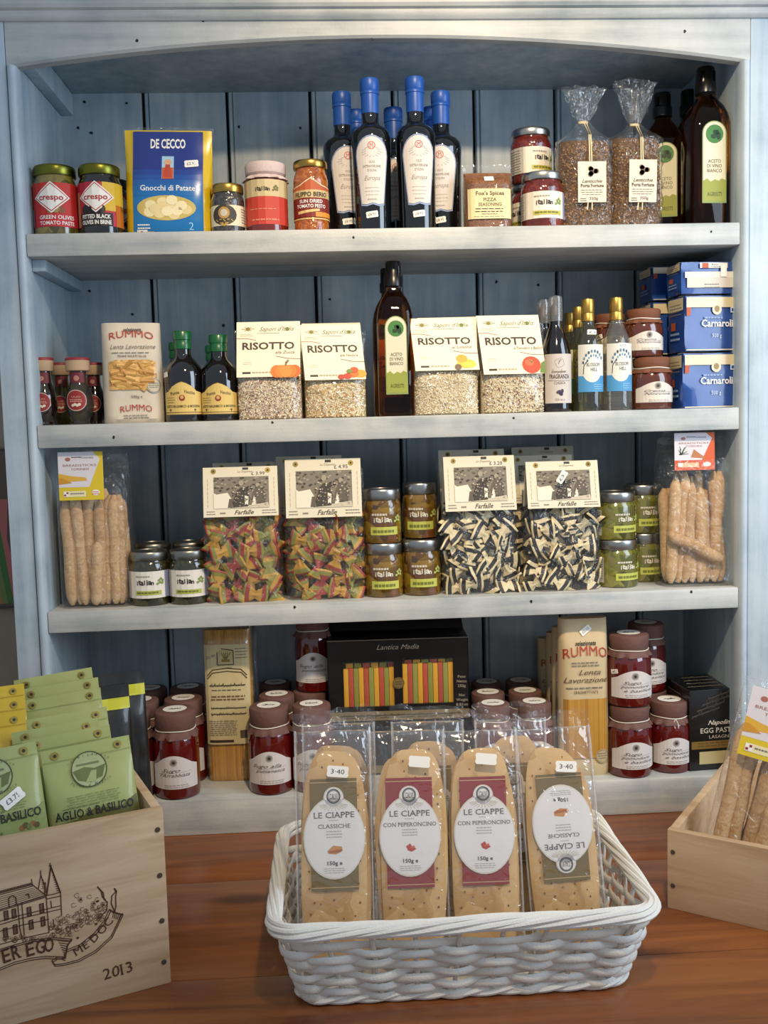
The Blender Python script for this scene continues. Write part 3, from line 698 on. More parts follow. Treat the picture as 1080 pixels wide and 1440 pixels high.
X, W, H = spot(413, 462, 229, .052, S1)
p = Print(.12, H*.66); p.rect(-.5, .1, .5, .5, P('#7c1d14'), 0).rect(-.5, .5, .5, .66, P('#c9ae78'), 0).poly([(-.5, .66), (.5, .66), (.36, .75), (.16, .78), (0, .92), (-.16, .78), (-.36, .75)], P('#b5542a'), 0)
p.line([(-.3, .72), (-.16, .76), (0, .9), (.16, .76), (.3, .72)], .0016, P('#e6d2a8'), 2).text('FILIPPO BERIO', 0, .525, .09, INK, 2, w=.5, bold=.02)
p.text('SUN DRIED', .0, .39, .07, WHITE, 2, w=.34, bold=.02).text('TOMATO PESTO', 0, .29, .07, WHITE, 2, w=.44, bold=.02)
p.poly([(-.2, .16), (.12, .22), (.12, .27), (-.2, .22)], P('#d8b878'), 2).rect(.06, .1, .4, .2, P('#e08a2a'), 2).rect(-.5, .05, .5, .08, P('#d8b070'), 1)
jar('pesto_jar', 'tall jar of orange-brown tomato pesto with a gold lid', X, .052, S1, W/2, H, cells('tomato_pesto', ['#8a3f14', '#a85a1e', '#b86c26', '#7a3410'], 120), p, GOLD, .14, lz=.9, lk=.98, shape=[(0, 0), (.9, 0), (.98, .02), (1, .05), (1, .16), (.96, .19), (.96, .62), (1, .66), (1, .74), (.95, .80), (.86, .85), (.86, .95), (0, .95)])

# dark oil bottles with blue capsules
OILG = P('#0c0d0e', .06, coat=1); BLUECAP = P('#1d4fa0', .38)
OPTS = [(0, 0), (.86, 0), (.92, .008), (.93, .02), (.96, .3), (1, .56), (1, .61), (.97, .645), (.82, .675), (.55, .695), (.44, .715), (.42, .76), (.42, .99), (0, .99)]
CPTS = [(.435, .775), (.44, .78), (.44, .895), (.475, .90), (.475, .915), (.45, .92), (.475, .925), (.48, .985), (.45, .998), (0, 1.0)]
def oil(label, x0, x1, yt, Y, tag=None, group=None, rz=0.):
    X, W, H = spot(x0, x1, yt, Y, S1); r = W/2
    t = bottle('oil_bottle', label, X, Y, S1, r, H, OPTS, OILG, CPTS, BLUECAP, group, rz=rz, capname='capsule')
    p = Print(r*1.72, H*.45); o = lambda k, dz=0: [(-.36*k, dz), (-.18, -.015+dz), (0, .01+dz), (.18, -.015+dz), (.36*k, dz)]+[(.5*k*math.cos(a), .70+.29*k*math.sin(a)) for a in lin(0, PI, 12)]
    p.poly(o(1), P('#8fa0c0'), 0).poly(o(.955, .02), P('#4a5a86'), 1).poly(o(.93, .025), P('#d5ccc4'), 2)
    p.ring(0, .84, .10, .0011, P('#c03a34'), 3, n=16).text('M', 0, .805, .07, P('#c03a34'), 3, w=.09)
    for k in range(14): a = k*.45; p.line([(.14*math.cos(a)*1.2, .76+.07*math.sin(a)), (.26*math.cos(a)*1.1, .745+.075*math.sin(a))], .0008, P('#9c9890'), 3)
    p.text('OLIO', 0, .59, .035, P('#6a625c'), 3, w=.16, serif=True).text('EXTRAVERGINE', 0, .53, .035, P('#6a625c'), 3, w=.52, serif=True).text("D'OLIVA", 0, .47, .035, P('#6a625c'), 3, w=.26, serif=True)
    p.text('Europa', .0, .35, .065, P('#8a8078'), 3, w=.46, shear=.4).lines(-.22, .22, .25, 3, .05, .012, P('#b0a79e'), 3).lines(-.15, .15, .09, 1, .05, .02, P('#a59c92'), 3)
    mb = MB(); p.put(mb, lambda u, v, oo: ((r*(.945+.055*min(1, v/(H*.36)))+oo+.0006)*math.sin(u/r), -(r*(.945+.055*min(1, v/(H*.36)))+oo+.0006)*math.cos(u/r), H*.165+v), us=lin(-r, r, 14), vs=lin(0, H*.45, 5)); mb.build('label', t, smooth=False)
    if tag: price(t, 0, 0, H*.105, tag, .021, .12, on_round(r*.955+.0006, 0, tag and -.05))
    return t
oil('foremost blue-capped dark oil bottle, on the tomato pesto jar side', 494, 550, 112, .055, '£8.95', None, -.03)
oil('foremost blue-capped dark oil bottle, on the spice packet side', 557, 613, 110, .055, '£8.95', None, .05)
oil('dark blue-capped oil bottle between the tomato pesto jar and the foremost oil bottles', 455, 511, 131, .108, '£8.95', rz=.2)
oil('dark blue-capped oil bottle beside the brown spice packet, half covered by another', 593, 649, 130, .108, '£8.95', rz=-.2)
for x, yt, s_ in ((475, 156, 'on the tomato pesto side'), (527, 153, 'between the two foremost bottles'), (581, 152, 'on the spice packet side')):
    oil('oil bottle at the back, mostly just its blue capsule showing, '+s_, x, x+56, yt, .19)

# spice packet
X, W, H = spot(651, 720, 243, .055, S1)
t = thing('spice_packet', 'clear packet of brown pizza seasoning with a cream label', 'packet', (X, .055, S1))
bg = Bag(W, .05, H*1.13, .62, .05, 5, 8, .0012); mb = MB(); bg.mesh(mb, FILM); mb.build('film', t)
b2 = Bag(W-.003, .047, H*.98, .8, .3, 5, 8, .0012); mb = MB(); b2.mesh(mb, cells('seasoning', ['#6d3f1e', '#8a5a30', '#7a4a24', '#5c3418'], 260, .6, .3)); mb.build('seasoning', t)
p = Print(W*.87, H*.5); p.rect(-.5, 0, .5, 1, P('#e2cf9a'), 0).text("Fox's Spices", 0, .78, .13, INK, 1, w=.66, bold=.02, serif=True).text('PIZZA', 0, .58, .11, INK, 1, w=.3, bold=.01).text('SEASONING', 0, .42, .11, INK, 1, w=.54, bold=.01).lines(-.36, .36, .34, 2, .09, .03, INK, 1, 5).lines(-.2, .2, .17, 1, .1, .03, GREYINK, 1).lines(-.38, .38, .08, 1, .1, .02, GREYINK, 1)
mb = MB(); bg.lay(mb, p, H*.18); mb.build('label', t, smooth=False)
price(t, 0, 0, H*.86, '', .017, .02, lambda u, v, o: (u, bg.fy(u, H*.86+v, o+.002), v))

# small jars with the sprig label
def sprig(dark=False, bg='#e2d8c6', band='#b7b04a', w=.15, h=.045, stripe='#8a90b0', grey='#b9b2a6'):
    p = Print(w, h)
    p.rect(-.5, 0, .5, 1, P(bg), 0).rect(.24, 0, .36, 1, P(stripe), 1).rect(.36, 0, .5, 1, P(grey), 1).rect(-.5, 0, -.26, 1, P(grey), 1)
    p.lines(-.48, -.28, .9, 9, .1, .035, GREYINK, 2, 3); italian(p, -.02, .5, .19, INK, GREENLEAF); p.lines(-.15, .05, .84, 1, .1, .05, P('#9a9488'), 2)
    p.rect(-.16, .12, .18, .28, P(band), 2).lines(-.14, .16, .24, 1, .1, .06, P('#6f6a2a'), 3); return p
RED1 = cells('red_preserve', ['#4a1510', '#6b2016', '#581a12', '#7a2c1a'], 90)
Xb, Wb, Hb = spot(719, 775, 262, .125, S1)
jar('preserve_jar', 'red preserve jar standing beneath the stacked one, behind the front jar', Xb, .125, S1, Wb/2, Hb, RED1, sprig(), SILVER, .16, turn=-.9, lz=.86)
jar('preserve_jar', 'red preserve jar stacked on top of another, label turned aside', Xb, .122, S1+Hb, Wb/2, Hb*1.02, RED1, sprig(), SILVER, .16, turn=.5, lz=.86)
X, W, H = spot(733, 792, 246, .05, S1)
jar('preserve_jar', 'red preserve jar with a silver lid standing in front of a stacked pair', X, .05, S1, W/2, H, RED1, sprig(), SILVER, .16, lz=.86)

# lentil bags tied at the neck
LENT = cells('lentils', ['#4c3014', '#6c4820', '#84602e', '#5a3a18', '#946e3a'], 330, .6, .1, .8)
def lentils(label, x0, x1, yt, zneck, Y, seed, lean=0.):
    X, W, H = spot(x0, x1, yt, Y, S1); zn = H*zneck; zf = H*.62
    t = thing('lentil_bag', label, 'bag', (X, Y, S1), ry=lean)
    bg = Bag(W, .058, zf*1.0, .86, .55, 3, seed, .002, taper=.12); mb = MB(); bg.mesh(mb, LENT); mb.build('lentils', t)
    o = grains(bg, zf*.96, 1100, [P('#8a622e', .5), P('#64421c', .5), P('#9c7640', .5), P('#523416', .5)], .0048, .0021, seed, .0012).build('loose_lentils', t, smooth=False); o['kind'] = 'stuff'
    vs = []; seg = 30; rows = lin(0, 1, 26); mb = MB()
    def ringp(v):
        z = H*v
        if v < .62: return W/2+.002, .034
        if z < zn: k = (z-.62*H)/(zn-.62*H); e = (1-k)**1.1; return W/2*(.16+.84*e), .034*(.25+.75*e)
        k = (z-zn)/(H-zn); return W/2*(.16+.62*k**.7), .007+.008*k
    for v in rows:
        a_, b_ = ringp(v)
        for i in range(seg):
            a = 2*PI*i/seg; n_ = 1+(.10+.55*max(0, v-.5))*nz3(math.cos(a)*1.6, math.sin(a)*1.6, v*7, 1.7+seed*.1)
            cx = math.copysign(abs(math.cos(a))**.75, math.cos(a)); cy = math.copysign(abs(math.sin(a))**.75, math.sin(a))
            vs.append((a_*cx*n_, b_*cy*n_, H*v+(.008*nz3(math.cos(a)*2, seed, v, 1.5) if v > .95 else 0)))
    mb.add(vs, [(j*seg+i, j*seg+(i+1) % seg, (j+1)*seg+(i+1) % seg, (j+1)*seg+i) for j in range(len(rows)-1) for i in range(seg)], FILM2); mb.build('film', t, ang=25)
    mb = MB(); mb.lathe([(W*.085, zn-.002), (W*.095, zn), (W*.085, zn+.002)], P('#d8c49a', .7), 14, ry=.5)
    for s in (-1, 1): mb.tube([(s*.002, -.010, zn), (s*.0015+.002, -.036, zn-.03), (s*.002+.003, -.0395, H*.36), (s*.004, -.0385, H*.12)], .0012, P('#dcc9a0', .7), 5)
    mb.build('raffia_tie', t)
    p = Print(W*.52, H*.28); p.rect(-.5, 0, .5, 1, P('#d8cdb8'), 0)
    for k in range(9): p.disc(.02+.18*math.cos(k*2.1)*(.3+.08*k), .76+.09*math.sin(k*2.1)*(.4+.07*k), .09, P(('#7a6248', '#97805f', '#61503c')[k % 3]), 1+k % 3, n=8)
    p.text('Lenticchie', 0, .48, .08, INK, 2, w=.7, bold=.01, shear=.3).text('Porta Fortuna', 0, .37, .08, INK, 2, w=.82, bold=.02, serif=True).lines(-.4, .4, .31, 3, .055, .02, GREYINK, 1).text('350g', .05, .06, .07, INK, 2, w=.3).lines(-.42, -.2, .1, 2, .05, .02, INK, 1)
    mb = MB(); p.put(mb, lambda u, v, o: (u+.004, -.0405-o, H*.17+v)); mb.face([(-p.w/2+.004, -.0402, H*.17), (p.w/2+.004, -.0402, H*.17), (p.w/2+.004, -.0402, H*.45), (-p.w/2+.004, -.0402, H*.45)], CREAM); mb.build('label', t, smooth=False)
    return t
lentils('cellophane bag of brown lentils beside the red preserve jars', 783, 858, 124, .76, .062, 5)
lentils('cellophane bag of brown lentils beside the dark vinegar bottles', 853, 926, 117, .72, .075, 9, .02)

# vinegar bottles with a square section
AMBER = glass('amber_vinegar_glass', '#c8780f'); AMBERD = glass('dark_vinegar_glass', '#8a4a12'); BLACKCAP = P('#100e0d', .3)
VPTS = [(0, 0), (.9, 0), (.97, .008), (1, .02), (1, .60), (.98, .65), (.90, .70), (.74, .75), (.52, .79), (.42, .81), (.40, .84), (.40, .97), (0, .97)]
VCAP = [(.41, .835), (.50, .84), (.50, .90), (.44, .91), (.44, .985), (.40, 1), (0, 1)]
def vinegar(label, x0, x1, yt, Y, zs, mat, group=None, name='vinegar_bottle', rz=0.):
    X, W, H = spot(x0, x1, yt, Y, zs); r = W/2
    t = bottle(name, label, X, Y, zs, r, H, VPTS, mat, VCAP, BLACKCAP, group, sq=3, rz=rz)
    p = Print(r*1.22, H*.50); o = lambda k, z: [(-.5*k, z), (.5*k, z)]+[(.5*k*math.cos(a), .85+.15*k*math.sin(a)*1.0) for a in lin(0, PI, 12)]
    p.poly(o(1, 0), P('#8a9a58'), 0).poly(o(.92, .02), P('#d9d2b4'), 1).poly([(-.46, .02), (.46, .02), (.46, .28), (.3, .30), (.18, .27), (.02, .29), (-.15, .26), (-.3, .3), (-.46, .27)], P('#94993f'), 2)
    p.disc(0, .84, .36, P('#3f7a35'), 3, n=20)
    for k in range(8): p.disc(.05+.12*math.cos(k*1.1), .83+.035*math.sin(k*1.9), .09, P('#173d1c'), 4+k % 2, n=8)
    for k, s in enumerate(('ACETO', 'DI VINO', 'BIANCO')): p.text(s, 0, .49-k*.058, .042, P('#4c4a2c'), 3, w=.6 if k else .52)
    p.text('AGRESTI', 0, .085, .05, P('#3d4420'), 3, w=.62, serif=True)
    mb = MB(); p.put(mb, lambda u, v, oo: (u, -r-.0006-oo, H*.14+v)); mb.build('label', t, smooth=False); return t
vinegar('dark vinegar bottle with a green-topped label on the top shelf, by the dresser side', 964, 1020, 96, .065, S1, AMBERD, rz=.05)
vinegar('dark vinegar bottle right behind the lentil bag, label half hidden', 905, 958, 132, .17, S1, AMBERD, rz=-.2)
vinegar('dark vinegar bottle standing between two others at the back of the top shelf', 944, 993, 128, .232, S1, AMBERD, rz=-.1)
# ------------------------------------------------------------------ second shelf
# little oil bottles with paper-wrapped corks
SPTS = [(0, 0), (.62, 0), (.68, .02), (.62, .05), (.80, .12), (.98, .24), (1, .34), (.92, .46), (.72, .56), (.60, .63), (.56, .70), (.56, .84), (0, .84)]
def tinyoil(label, x0, x1, yt, Y, mat, group=None, rz=0.):
    X, W, H = spot(x0, x1, yt, Y, S2); r = W/2
    t = bottle('oil_bottle', label, X, Y, S2, r, H, SPTS, mat, [(.80, .80), (.84, .81), (.84, .97), (.78, .985)], P('#b99a78', .7), group, rz=rz, capname='stopper')
    MB().lathe([(.845*r, .955*H), (.85*r, .985*H), (.80*r, .998*H), (0, H)], P('#8e2a30', .5), 28).build('seal', t)
    p = Print(r*1.2, H*.2); p.rect(-.5, 0, .5, .9, P('#6b2028'), 0).disc(0, .45, .16, P('#b07a6a'), 1); mb = MB(); wrap(mb, p, r*.585, H*.6); mb.build('neck_label', t, smooth=False)
    p = Print(r*1.5, r*1.5); p.disc(0, .5, .5, P('#c9a898'), 0, n=24).disc(0, .5, .46, P('#8c231f'), 1, n=24).text('OLIO', 0, .62, .09, P('#d8a890'), 2, w=.4).lines(-.3, .3, .55, 2, .08, .03, P('#d8a890'), 2)
    for k in range(4): p.disc(-.15+.1*k, .27+.04*(k % 2), .07, P('#d9cbb4'), 2+k % 2)
    mb = MB(); p.put(mb, on_round(r*1.01, H*.2), us=lin(-r, r, 12)); mb.build('label', t, smooth=False); return t
DOIL = glass('dark_oil_glass', '#3a1c10'); YOIL = film('yellow_oil_glass', .03, 1., '#a89a3a', .02, 0)
tinyoil('tiny dark oil bottle with red round label, tight against the dresser side', 44, 80, 503, .05, P('#1c0d0a', .08, coat=1))
tinyoil('tiny yellow-green oil bottle with red round label beside the pasta bag', 91, 131, 503, .045, YOIL)
tinyoil('tiny oil bottle standing behind and between the two front ones', 72, 104, 510, .11, YOIL)
tinyoil('tiny dark oil bottle behind the yellow-green one, next to the pasta bag', 117, 149, 510, .11, P('#1c0d0a', .08, coat=1))

# penne pack
PAPER = P('#d0c3ae', .7, bump=.3, bscale=60); PENNE = cells('penne_pasta', ['#b07c34', '#c8964a', '#d8aa5c', '#a06e2c'], 70, .4, .5, .6, (1, 1, 2.2))
RUMRED = P('#a8322a')
X, W, H = spot(142, 232, 455, .06, S2)
t = thing('pasta_pack', 'paper pack of penne pasta with red lettering and a see-through window', 'pack', (X, .06, S2), rz=.18)
bg = Bag(W*.94, .062, H, .68, .42, 6, 12, .0022, taper=.06); mb = MB(); bg.mesh(mb, PAPER); mb.build('paper_bag', t)
p = Print(W*.86, H); p.poly([(-.42, .33), (.42, .33), (.42, .60), (.30, .625), (-.30, .625), (-.42, .60)], PENNE, 0)
p.text('RUMMO', 0, .825, .072, RUMRED, 1, w=.78, arc=.03).text('selezionata', .02, .915, .035, INK, 1, w=.32, bold=.02, shear=.4).text('Lenta Lavorazione', .02, .735, .045, P('#6a5f52'), 1, w=.8, shear=.4).lines(-.36, .36, .70, 1, .03, .008, GREYINK, 1).text('PENNE RIGATE No 66', .0, .652, .022, INK, 1, w=.5)
p.text('500g e', .05, .25, .026, INK, 1, w=.2).text('RUMMO', .03, .105, .062, RUMRED, 1, w=.56, arc=.02).lines(-.2, .26, .08, 2, .025, .008, GREYINK, 1)
p.disc(.36, .37, .135, P('#c9bda6'), 2, n=18).ring(.36, .37, .12, .0008, GREYINK, 3).lines(.27, .45, .395, 3, .02, .008, GREYINK, 3)
rr = random.Random(5)
mb = MB(); bg.lay(mb, p, 0, n=14); mb.build('printed_front', t, smooth=False)
for k in range(22):
    x = rr.uniform(-.27, .27)*W*.86; z = rr.uniform(.375, .575)*H; a = rr.gauss(0, .45); L = .012
    mb = MB().tube([(-L, 0, 0), (0, 0, .0), (L, 0, 0)], .0042, P(('#c8954a', '#d3a45a', '#b98440')[k % 3], .45), 8)
    mb.build('penne_piece', t, loc=(x, bg.fy(x, z)+.0012-.0006*(k % 3), z), rot=(0, a, rr.uniform(-.15, .15)))

# balsamic bottles with green capsules
BALS = P('#0d0706', .06, coat=1); GCAP = P('#0f5a2a', .3, coat=.3)
BPTS = [(0, 0), (.92, 0), (.98, .008), (1, .03), (1, .48), (.98, .54), (.88, .61), (.66, .67), (.48, .71), (.42, .75), (.42, .99), (0, .99)]
def balsamic(label, x0, x1, yt, Y, tag=False, rz=0.):
    X, W, H = spot(x0, x1, yt, Y, S2); r = W/2
    t = bottle('vinegar_bottle', label, X, Y, S2, r, H, BPTS, BALS, [(.44, .80), (.46, .805), (.46, .86), (.44, .87), (.44, .90), (.48, .905), (.48, .985), (.44, 1), (0, 1)], GCAP, rz=rz, capname='capsule')
    p = Print(r*2.2, H*.37)
    o = lambda k, d: [(-.5*k, d), (.5*k, d), (.5*k, .66), (.36*k, .70), (.24*k, .84), (.1*k, .95-d), (0, .99-d), (-.1*k, .95-d), (-.24*k, .84), (-.36*k, .70), (-.5*k, .66)]
    p.poly(o(1, 0), P('#6a5224'), 0).poly(o(.97, .02), P('#d8b96a'), 1).text('Ponte', -.16, .60, .10, INK, 2, w=.22, bold=.01, rot=.18).text('Vecchio', .17, .62, .10, INK, 2, w=.26, bold=.01, rot=-.18)
    p.disc(0, .5, .07, P('#8c2a20'), 2).disc(0, .52, .04, P('#d0a060'), 3).lines(-.42, -.16, .52, 3, .07, .02, P('#8a6a34'), 2).text('ACETO BALSAMICO di MODENA', .0, .22, .07, INK, 2, w=.86, bold=.02, serif=True).rect(-.49, .06, .49, .085, P('#7a5a28'), 2)
    for s in (-1, 1): p.line([(s*.3, .1), (s*.3, .18)], .0012, INK, 2); p.line([(s*.3-.03, .15), (s*.3+.03, .15)], .0012, INK, 2)
    mb = MB(); wrap(mb, p, r, H*.075); mb.build('label', t, smooth=False)
    if tag: price(t, 0, 0, H*.52, '', .017, .1, on_round(r+.0006, 0, -1.0))
    return t
balsamic('dark balsamic bottle with green capsule and price sticker beside the penne pack', 231, 286, 466, .055, True)
balsamic('dark balsamic bottle with green capsule touching the pumpkin risotto pack', 281, 336, 471, .055, False)
balsamic('balsamic bottle hidden behind the stickered one, green capsule just showing', 226, 276, 482, .14)
balsamic('balsamic bottle hidden behind the one touching the risotto pack', 277, 327, 486, .14)

# risotto packs
RICE = [P(c, .5) for c in ('#efe3c8', '#e4d4b0', '#f4ecd8', '#d8c49c')]
def risotto(label, x0, x1, yt, ycard, Y, sub, art, mix, seed, group=None, skew=0., rz=0., front=True):
    X, W, H = spot(x0, x1, yt, Y, S2); t = thing('risotto_pack', label, 'pack', (X, Y, S2), rz, group)
    zc = at((x0+x1)/2, ycard, Y).z-S2; d = .052
    bg = Bag(W, d, H*.92, .34, .12, 4, seed, .003); mb = MB(); bg.mesh(mb, FILM); mb.build('film', t)
    b2 = Bag(W-.004, d-.004, zc*1.12, .72, .45, 4, seed, .003); mb = MB(); b2.mesh(mb, cells('rice_'+mix[0], mix[1], 210, .5, .3, .7)); mb.build('rice', t)
    if front: o = grains(b2, zc*1.05, 1300, RICE*2+[P(c, .5) for c in mix[2]], .0058, .0012, seed, .0010).build('loose_rice', t, smooth=False); o['kind'] = 'stuff'
    p = Print(W*.95, H-zc); p.rect(-.5, 0, .5, 1, P('#efe3c6', .5), 0)
    GI = P('#6a5a3a'); p.text("Sapori d'Italia", .13, .83, .075, GI, 1, w=.54, shear=.45).line([(-.18, .79), (.18, .79)], .0006, GI, 1)
    for k in range(6): a = k*PI/3; p.line([(-.32, .87), (-.32+.1*math.cos(a), .87+.035*math.sin(a))], .0009, P('#7a7440'), 1)
    p.disc(-.32, .87, .03, P('#8a7a2c'), 2).disc(.3, .86, .03, P('#6a7a30'), 2).lines(-.44, -.24, .78, 2, .03, .01, P('#b7ab8a'), 1)
    p.line([(-.5, .70), (-.35, .70), (-.2, .665)], .0010, P('#b0604a'), 1).line([(.12, .37), (.3, .325), (.5, .315)], .0010, P('#8a4a44'), 1)
    p.text('RISOTTO', 0, .50, .125, P('#3a2a1e'), 2, w=.82, bold=.025).text(sub, .26, .415, .05, P('#5a4a36'), 2, w=.30 if len(sub) < 14 else .46, shear=.35)
    p.lines(-.4, -.27, .27, 2, .03, .008, P('#b0a488'), 1).rect(-.41, .06, -.28, .095, P('#2e2620'), 1).lines(-.26, .06, .095, 1, .05, .028, P('#b0a488'), 1)
    art(p)
    header(t, W*.95, zc, H, -d/2-.002, -.008, p, .03, P('#efe3c6', .5), skew); return t
def pumpkin(p):
    for k, (x, c) in enumerate(((.13, '#d9762a'), (.41, '#d06a24'), (.2, '#e08432'), (.34, '#dc7c2c'), (.27, '#e88c3a'))): p.disc(x, .095, .1, P(c), 2+k, ry=.115, n=14)
    p.line([(.27, .2), (.28, .25), (.31, .29)], .003, P('#8a7448'), 8)
def veg(p):
    for k, (x, y, r, c) in enumerate(((.42, .1, .1, '#e0a03a'), (.3, .1, .09, '#d9742a'), (.2, .06, .07, '#c9402a'), (.1, .05, .06, '#c03a2a'), (.32, .17, .07, '#d0502a'), (.24, .15, .05, '#7a8a3a'))): p.disc(x, y, r, P(c), 2+k, ry=r*.75, n=12)
def lemon(p): p.disc(.3, .12, .15, P('#e6c23e'), 2, ry=.085, n=16).disc(.24, .22, .09, P('#d8a83a'), 3, ry=.075, n=14).disc(.34, .1, .12, P('#eccc50'), 4, ry=.06, n=14).disc(.17, .06, .055, P('#7a6048'), 5, ry=.055, n=12)
def tomato(p): p.disc(.28, .15, .15, P('#cc4a2a'), 2, ry=.145, n=18).disc(.25, .19, .07, P('#d86a44'), 3, ry=.06).poly([(.4, .02), (.5, .0), (.5, .22), (.44, .18)], P('#6a8038'), 3).line([(.24, .24), (.29, .19), (.33, .24)], .0012, P('#5a7030'), 4)
ZU = ('zucca', ['#dccba8', '#cdb594', '#a88a78', '#e4d6b8'], ['#7d5a4e', '#9a7462', '#8a5a3a']); VE = ('verdure', ['#d6be8c', '#c4a468', '#e0cc9c'], ['#b86a3a', '#c89a4a', '#8a8a4a'])
LI = ('limone', ['#d9c7a0', '#cdb890', '#e4d6b4'], ['#c0a86a', '#a08a60']); PM = ('pomodoro', ['#d9c7a0', '#cab48c', '#e4d6b4'], ['#5a3a3a', '#8a4a3a', '#a08a60'])
risotto('risotto pack whose card shows a pumpkin, brownish rice below', 332, 425, 453, 531, .04, 'alla Zucca', pumpkin, ZU, 1, skew=.002)
risotto('risotto pack whose card shows mixed vegetables', 426, 515, 457, 535, .045, 'alle Verdure', veg, VE, 2, skew=-.006, rz=.04)
risotto('risotto pack whose card shows lemons, beside the tall amber bottle', 579, 673, 448, 522, .04, 'al Limone', lemon, LI, 3, skew=-.006, rz=.03)
risotto('risotto pack whose card shows a tomato', 673, 765, 444, 527, .04, 'al Pomodoro e Basilico', tomato, PM, 4, skew=-.008, rz=.05)
risotto('risotto pack standing behind the pumpkin one', 341, 428, 462, 534, .115, 'alla Zucca', pumpkin, ZU, 5, rz=-.05, front=False)
risotto('risotto pack standing behind the mixed-vegetable one', 424, 510, 455, 535, .115, 'alle Verdure', veg, VE, 6, rz=.02, front=False)
risotto('risotto pack standing behind the lemon one', 586, 672, 447, 524, .115, 'al Limone', lemon, LI, 7, rz=-.03, front=False)
risotto('risotto pack standing behind the tomato one', 665, 750, 452, 528, .115, 'al Pomodoro e Basilico', tomato, PM, 8, rz=.0, front=False)

vinegar('tall amber vinegar bottle standing between the vegetable and lemon risotto packs', 530, 580, 368, .055, S2, AMBER)
vinegar('amber vinegar bottle directly behind the tall one, black cap showing', 524, 571, 378, .14, S2, AMBERD)

# glaze bottles with clear overcaps
GPTS = [(0, 0), (.92, 0), (.98, .01), (1, .03), (1, .44), (.98, .50), (.86, .58), (.62, .67), (.44, .735), (.40, .76), (.40, .83), (0, .83)]
def glaze(label, x0, x1, yt, Y):
    X, W, H = spot(x0, x1, yt, Y, S2); r = W/2
    t = bottle('glaze_bottle', label, X, Y, S2, r, H, GPTS, P('#100809', .07, coat=1), [(.36, .8), (.36, .9), (.2, .93), (.12, .97), (0, .97)], P('#3a302c', .4), capname='nozzle')
    MB().lathe(prof(r, H, [(.46, .78), (.46, .96), (.42, .99), (.3, 1), (0, 1)]), film('clear_plastic_cap', .1, 1.6, '#e8e2dc', .12, .1), 24).build('overcap', t)
    p = Print(r*2.1, H*.42); p.rect(-.5, 0, .5, 1, P('#c9beb4'), 0)
    for k in range(12): a = k*PI/6; p.ring(0, .82, .13+.012*(k % 3), .0006, GREYINK, 1, a0=a, a1=a+.4, n=3)
    p.text('f', 0, .79, .1, GREYINK, 2, shear=.4).text('FRAGRANZA', 0, .50, .085, P('#2a2230'), 2, w=.66, bold=.01, serif=True).text('CLASSICA', 0, .385, .055, P('#5a4a50'), 2, w=.36, serif=True).line([(-.36, .46), (.36, .46)], .0005, INK, 2).script(-.25, .2, .62, .07, .0006, GREYINK, 2, 3)
    for k in range(11): p.disc(.02+.1*math.cos(k*2.2)*(.3+.06*k), .22+.045*math.sin(k*2.2)*(.4+.07*k), .045, P(('#3a2a44', '#4a3858', '#2c2036')[k % 3]), 2+k % 3, n=9)
    p.text('250 ml e', 0, .05, .045, P('#8a6a6a'), 2, w=.3); mb = MB(); wrap(mb, p, r, H*.075); mb.build('label', t, smooth=False)
glaze('black glaze bottle with a clear overcap and grapes on its label', 761, 803, 416, .05)
glaze('glaze bottle behind the tomato risotto pack, clear overcap just showing', 745, 785, 420, .13)

# small wine bottles
WPTS = [(0, 0), (.92, 0), (.98, .006), (1, .02), (1, .50), (.98, .56), (.86, .63), (.62, .71), (.44, .77), (.38, .81), (.37, .97), (0, .97)]
def wine(label, x0, x1, yt, Y, mat, tag=None, tz=.7, tr=.66):
    X, W, H = spot(x0, x1, yt, Y, S2); r = W/2
    t = bottle('wine_bottle', label, X, Y, S2, r, H, WPTS, mat, [(.40, .80), (.43, .805), (.43, .87), (.41, .875), (.43, .88), (.43, .985), (.39, 1), (0, 1)], P('#c09a4e', .35, .9))
    p = Print(r*1.9, H*.42); p.rect(-.5, 0, .5, 1, P('#d8d6cc'), 0).rect(-.5, 0, .5, .34, P('#4a90c0'), 1).disc(0, .5, .36, P('#dedccf'), 2, ry=.30, n=24)
    for k in range(9): a = .55+k*.30; p.disc(.05+.36*math.cos(a), .56+.30*math.sin(a), .035, P(('#3a6a8e', '#5a86a4', '#2c4a66')[k % 3]), 3, ry=.035, n=7)
    for k in range(6): a = .8+k*.40; p.disc(.05+.22*math.cos(a), .60+.17*math.sin(a), .03, P(('#7a9ab0', '#3a6a8e')[k % 2]), 3, ry=.03, n=7)
    p.line([(-.30, .38), (-.28, .55), (-.16, .66)], .0014, P('#2c3a48'), 4).text('BLOSSOM', .04, .54, .07, P('#2c3a44'), 4, w=.46, serif=True).text('HILL', .06, .44, .07, P('#2c3a44'), 4, w=.24, serif=True).lines(.05, .42, .16, 3, .045, .012, P('#9cc4de'), 3)
    mb = MB(); wrap(mb, p, r, H*.17); mb.build('label', t, smooth=False)
    if tag: price(t, 0, 0, H*tz, tag, .018, -.05, on_round(r*tr+.001, 0, .15))
    return t
GW = film('white_wine_glass', .03, 1.2, '#c9c676', .03, 0); CW = film('clear_wine_glass', .03, 1.3, '#e6e4d4', .07, 0)
wine('small white wine bottle of greenish glass with a gold cap', 806, 848, 421, .05, GW, '£1')
wine('small clear wine bottle with a gold cap and price sticker beside the brown jars', 846, 888, 419, .05, CW, '£3.25', .57, .98)
wine('small wine bottle right behind the greenish one, gold cap showing', 795, 833, 432, .115, GW)
wine('rearmost small wine bottle, gold cap showing next to the glaze bottle', 784, 820, 440, .18, GW)

